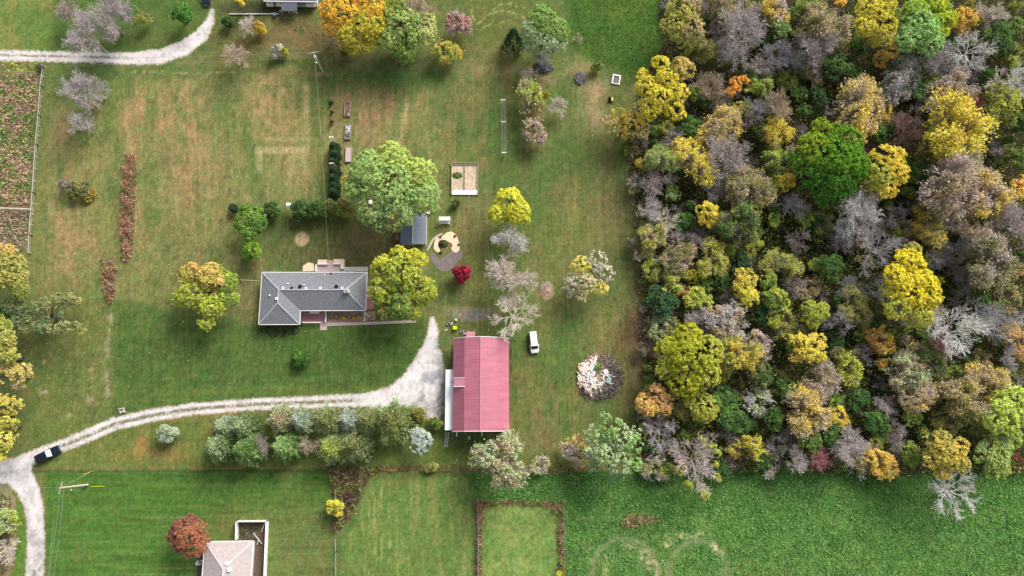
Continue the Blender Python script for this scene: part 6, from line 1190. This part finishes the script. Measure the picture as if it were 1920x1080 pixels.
flat('side_strip', [(371,1034),(381,1034),(378,1120),(366,1120)], .04, M['darkwood'], 'dark mulch strip along the left wall of the bottom house', 'garden bed')
# ---- top house
ez = 2.8
yA = Y(2.5,540,ez); x0, x1 = X(494,2,ez), X(594,2,ez); Th = empty('top_house', ((x0+x1)/2, yA+4, 0)); O = Th.location.copy(); tag(Th, 'house cut by the top edge with a dark porch roof jutting down', 'house')
g = lambda x, y, z: (x-O.x, y-O.y, z)
V = [g(x0,yA,ez), g(x1,yA,ez), g(x1,yA+9,ez), g(x0,yA+9,ez), g(x0+4,yA+4.5,4.8), g(x1-4,yA+4.5,4.8)]+[g(x0,yA,ez-.12), g(x1,yA,ez-.12), g(x1,yA+9,ez-.12), g(x0,yA+9,ez-.12)]
r = poly('roof', V, [(0,1,5,4),(1,2,5),(2,3,4,5),(3,0,4),(9,8,7,6)], M['shingle'], Th); mb = MB().bar(Vector(V[0])-Vector((0,0,.05)), Vector(V[1])-Vector((0,0,.05)), .2, .16); mb.build('gutter', M['white'], r)
MB().box(x0+.4-O.x, x1-.4-O.x, yA+.5-O.y, yA+8.5-O.y, 0, ez-.13).build('wall', M['siding'], Th)
pa, pb = P(528,0,2.7), P(556.5,20.5,2.6)
V = [g(pa.x,yA+.1,2.72), g(pb.x,yA+.1,2.72), g(pb.x,pb.y,2.5), g(pa.x,pb.y,2.5)]; V += [(a, b, c-.12) for a, b, c in V]
pr = poly('porch_roof', V, [(3,2,1,0),(4,5,6,7),(0,1,5,4),(1,2,6,5),(2,3,7,6),(3,0,4,7)], M['deck'], Th)
for px in (531, 545.5, 552.5, 558.5): p = P(px, 26.5, 0); MB().bar((p.x-O.x, p.y-O.y-.0, 0), (p.x-O.x-.1, pb.y-O.y+.1, 2.4), .12).build('porch_post', M['white'], pr)
for px, c_, w_ in ((509,'white',1.3), (521,'white',1.0), (566,'teal',1.3), (583,'white',1.3)):
    p = P(px, 6, 1.3); MB().box(p.x-O.x-w_*.9, p.x-O.x+w_*.9, yA-.35-O.y, yA+.47-O.y, 1.0, 1.7).build('awning', M[c_], Th)
fence('low_edging', [(430,26),(523,25.5)], .35, .16, 'concrete', 'long pale straight edging below the top house', 2.6)
simple('blue_bin', 515, 27.5, .6, lambda b: b.box(-.35,.35,-.35,.35,0,.9).box(-.38,.38,-.38,.38,.9,.97), M['plumb'], 'small blue bin below the top house', 'bin', 0, .04)
# ---- wood and wire fences at left
fence('rail_fence', [(80,122),(75,160),(71,215),(66,270),(60,360),(54,440),(52.5,472)], 1.2, .12, 'concrete', 'long pale rail fence between the weedy field and the back field', 3.0, False)
fence('rail_fence', [(-6,389.5),(56,391.5)], 1.2, .22, 'concrete', 'short pale cross fence in the weedy field at the left edge', 3.0, False)
fence('rail_fence', [(-6,133.5),(62,134.5)], 1.2, .1, 'wood', 'rail fence along the top of the weedy field', 3.0, False)
fence('rail_fence', [(629,918),(628.5,936)], 1.1, .12, 'greywood', 'short piece of rail fence at the upper left of the thicket', 2.4, False)
fence('rail_fence', [(628,1012),(629,1035),(628.5,1100)], 1.1, .1, 'greywood', 'rail fence dividing the two mown lawns near the bottom edge', 3.0, False)
fence('rail_fence', [(896,938),(897,1000),(896.5,1100)], 1.2, .1, 'greywood', 'rail fence along the left side of the small paddock', 3.0, False)
# ---- utility poles
def pole(base, top, h, label, arm):
    b = P(*base); tp = P(*top, h); t = empty('utility_pole', b); tag(t, label, 'utility pole'); d = Vector((tp.x-b.x, tp.y-b.y, h))
    MB().tube([(0,0,0), d], .24, 8, .17).build('pole', M['concrete'], t)
    a = Vector((math.cos(arm), math.sin(arm), 0))*1.1; ar = MB().bar(d-a-Vector((0,0,.3)), d+a-Vector((0,0,.3)), .12).build('crossarm', M['wood'], t)
    for k in (-1, -.5, .5, 1): MB().disc((d+a*k).x, (d+a*k).y, d.z-.24, d.z-.02, .07, 8).build('insulator', M['tarp'], ar)
    return t, b+d
t1, top1 = pole((606,135), (587.5,98), 9.2, 'utility pole with white transformer below the top house', .25)
q = top1-t1.location; MB().tube([q+Vector((.1,-.45,-1.9)), q+Vector((.1,-.45,-.9))], .3, 12).tube([q+Vector((.1,-.45,-.9)), q+Vector((.1,-.45,-.75))], .12, 8).build('transformer', M['whiteroof'], t1)
MB().box(q.x-.1, q.x+.25, q.y-1.3, q.y-1.0, q.z-3.0, q.z-2.5).build('meter_box', M['tarp'], t1)
t2, top2 = pole((164,909), (112.5,915), 9.6, 'utility pole leaning outward over the lower left lawn', 1.35)
def wire(a, b, sag, label, m_='steel', r=.03):
    n_ = 14; pts = [a.lerp(b, i/n_)-Vector((0,0,4*sag*(i/n_)*(1-i/n_))) for i in range(n_+1)]; o_ = pts[0].copy()
    w = MB().tube([p-o_ for p in pts], r, 4).build('power_line', M[m_]); w.location = o_; tag(w, label, 'wire')
wire(top1+Vector((-.3,.1,0)), P(-30,112,9), .8, 'upper power wire running left from the transformer pole across the track', r=.025)
wire(top1+Vector((-.2,-.9,-.8)), P(-30,124,8.4), .9, 'lower power wire running left from the transformer pole', r=.025)
wire(top1+Vector((.1,-.6,-1.2)), P(616,496,4.4), 1.0, 'pale service wire from the transformer pole down to the ranch house', 'wood', .026)
wire(P(600,248,3.2), P(612,266,.1), .02, 'pale diagonal guy stake beside the arborvitae row', 'concrete', .05)
wire(top2+Vector((-.3,0,0)), P(-30,912,9.4), .4, 'thin wire running left from the leaning pole', r=.025)
wire(top2+Vector((0,0,-.3)), P(175,882,.1), .0, 'guy wire with yellow sleeve rising to the brown hedge', 'wood', .03)
wire(top2+Vector((0,-.4,-.2)), P(86,1100,9), .5, 'left of two wires running down from the leaning pole', r=.025)
wire(top2+Vector((.6,-.4,-.2)), P(97,1100,9), .5, 'right of two wires running down from the leaning pole', r=.025)
for a, b, lab in (((158,890),(176,882),'yellow guy sleeve touching the brown hedge'),((173,912),(196,912),'yellow guy sleeve lying right of the leaning pole')):
    A, B = P(*a, .5), P(*b, .1); o = MB().tube([(0,0,.9), (B.x-A.x, B.y-A.y, .05)], .035, 6).build('guy_sleeve', M['yellow']); o.location = (A.x, A.y, 0); tag(o, lab, 'guy marker')
# gravel lane boulders are left to the ground; leaning plank beside the track
A = P(252,10,1); o = MB().bar((0,0,1.2), (1.4,-1.4,.1), .12).build('pale_plank', M['wood']); o.location = (A.x, A.y, 0); tag(o, 'pale plank leaning by the yellowish bush at the top left', 'plank')
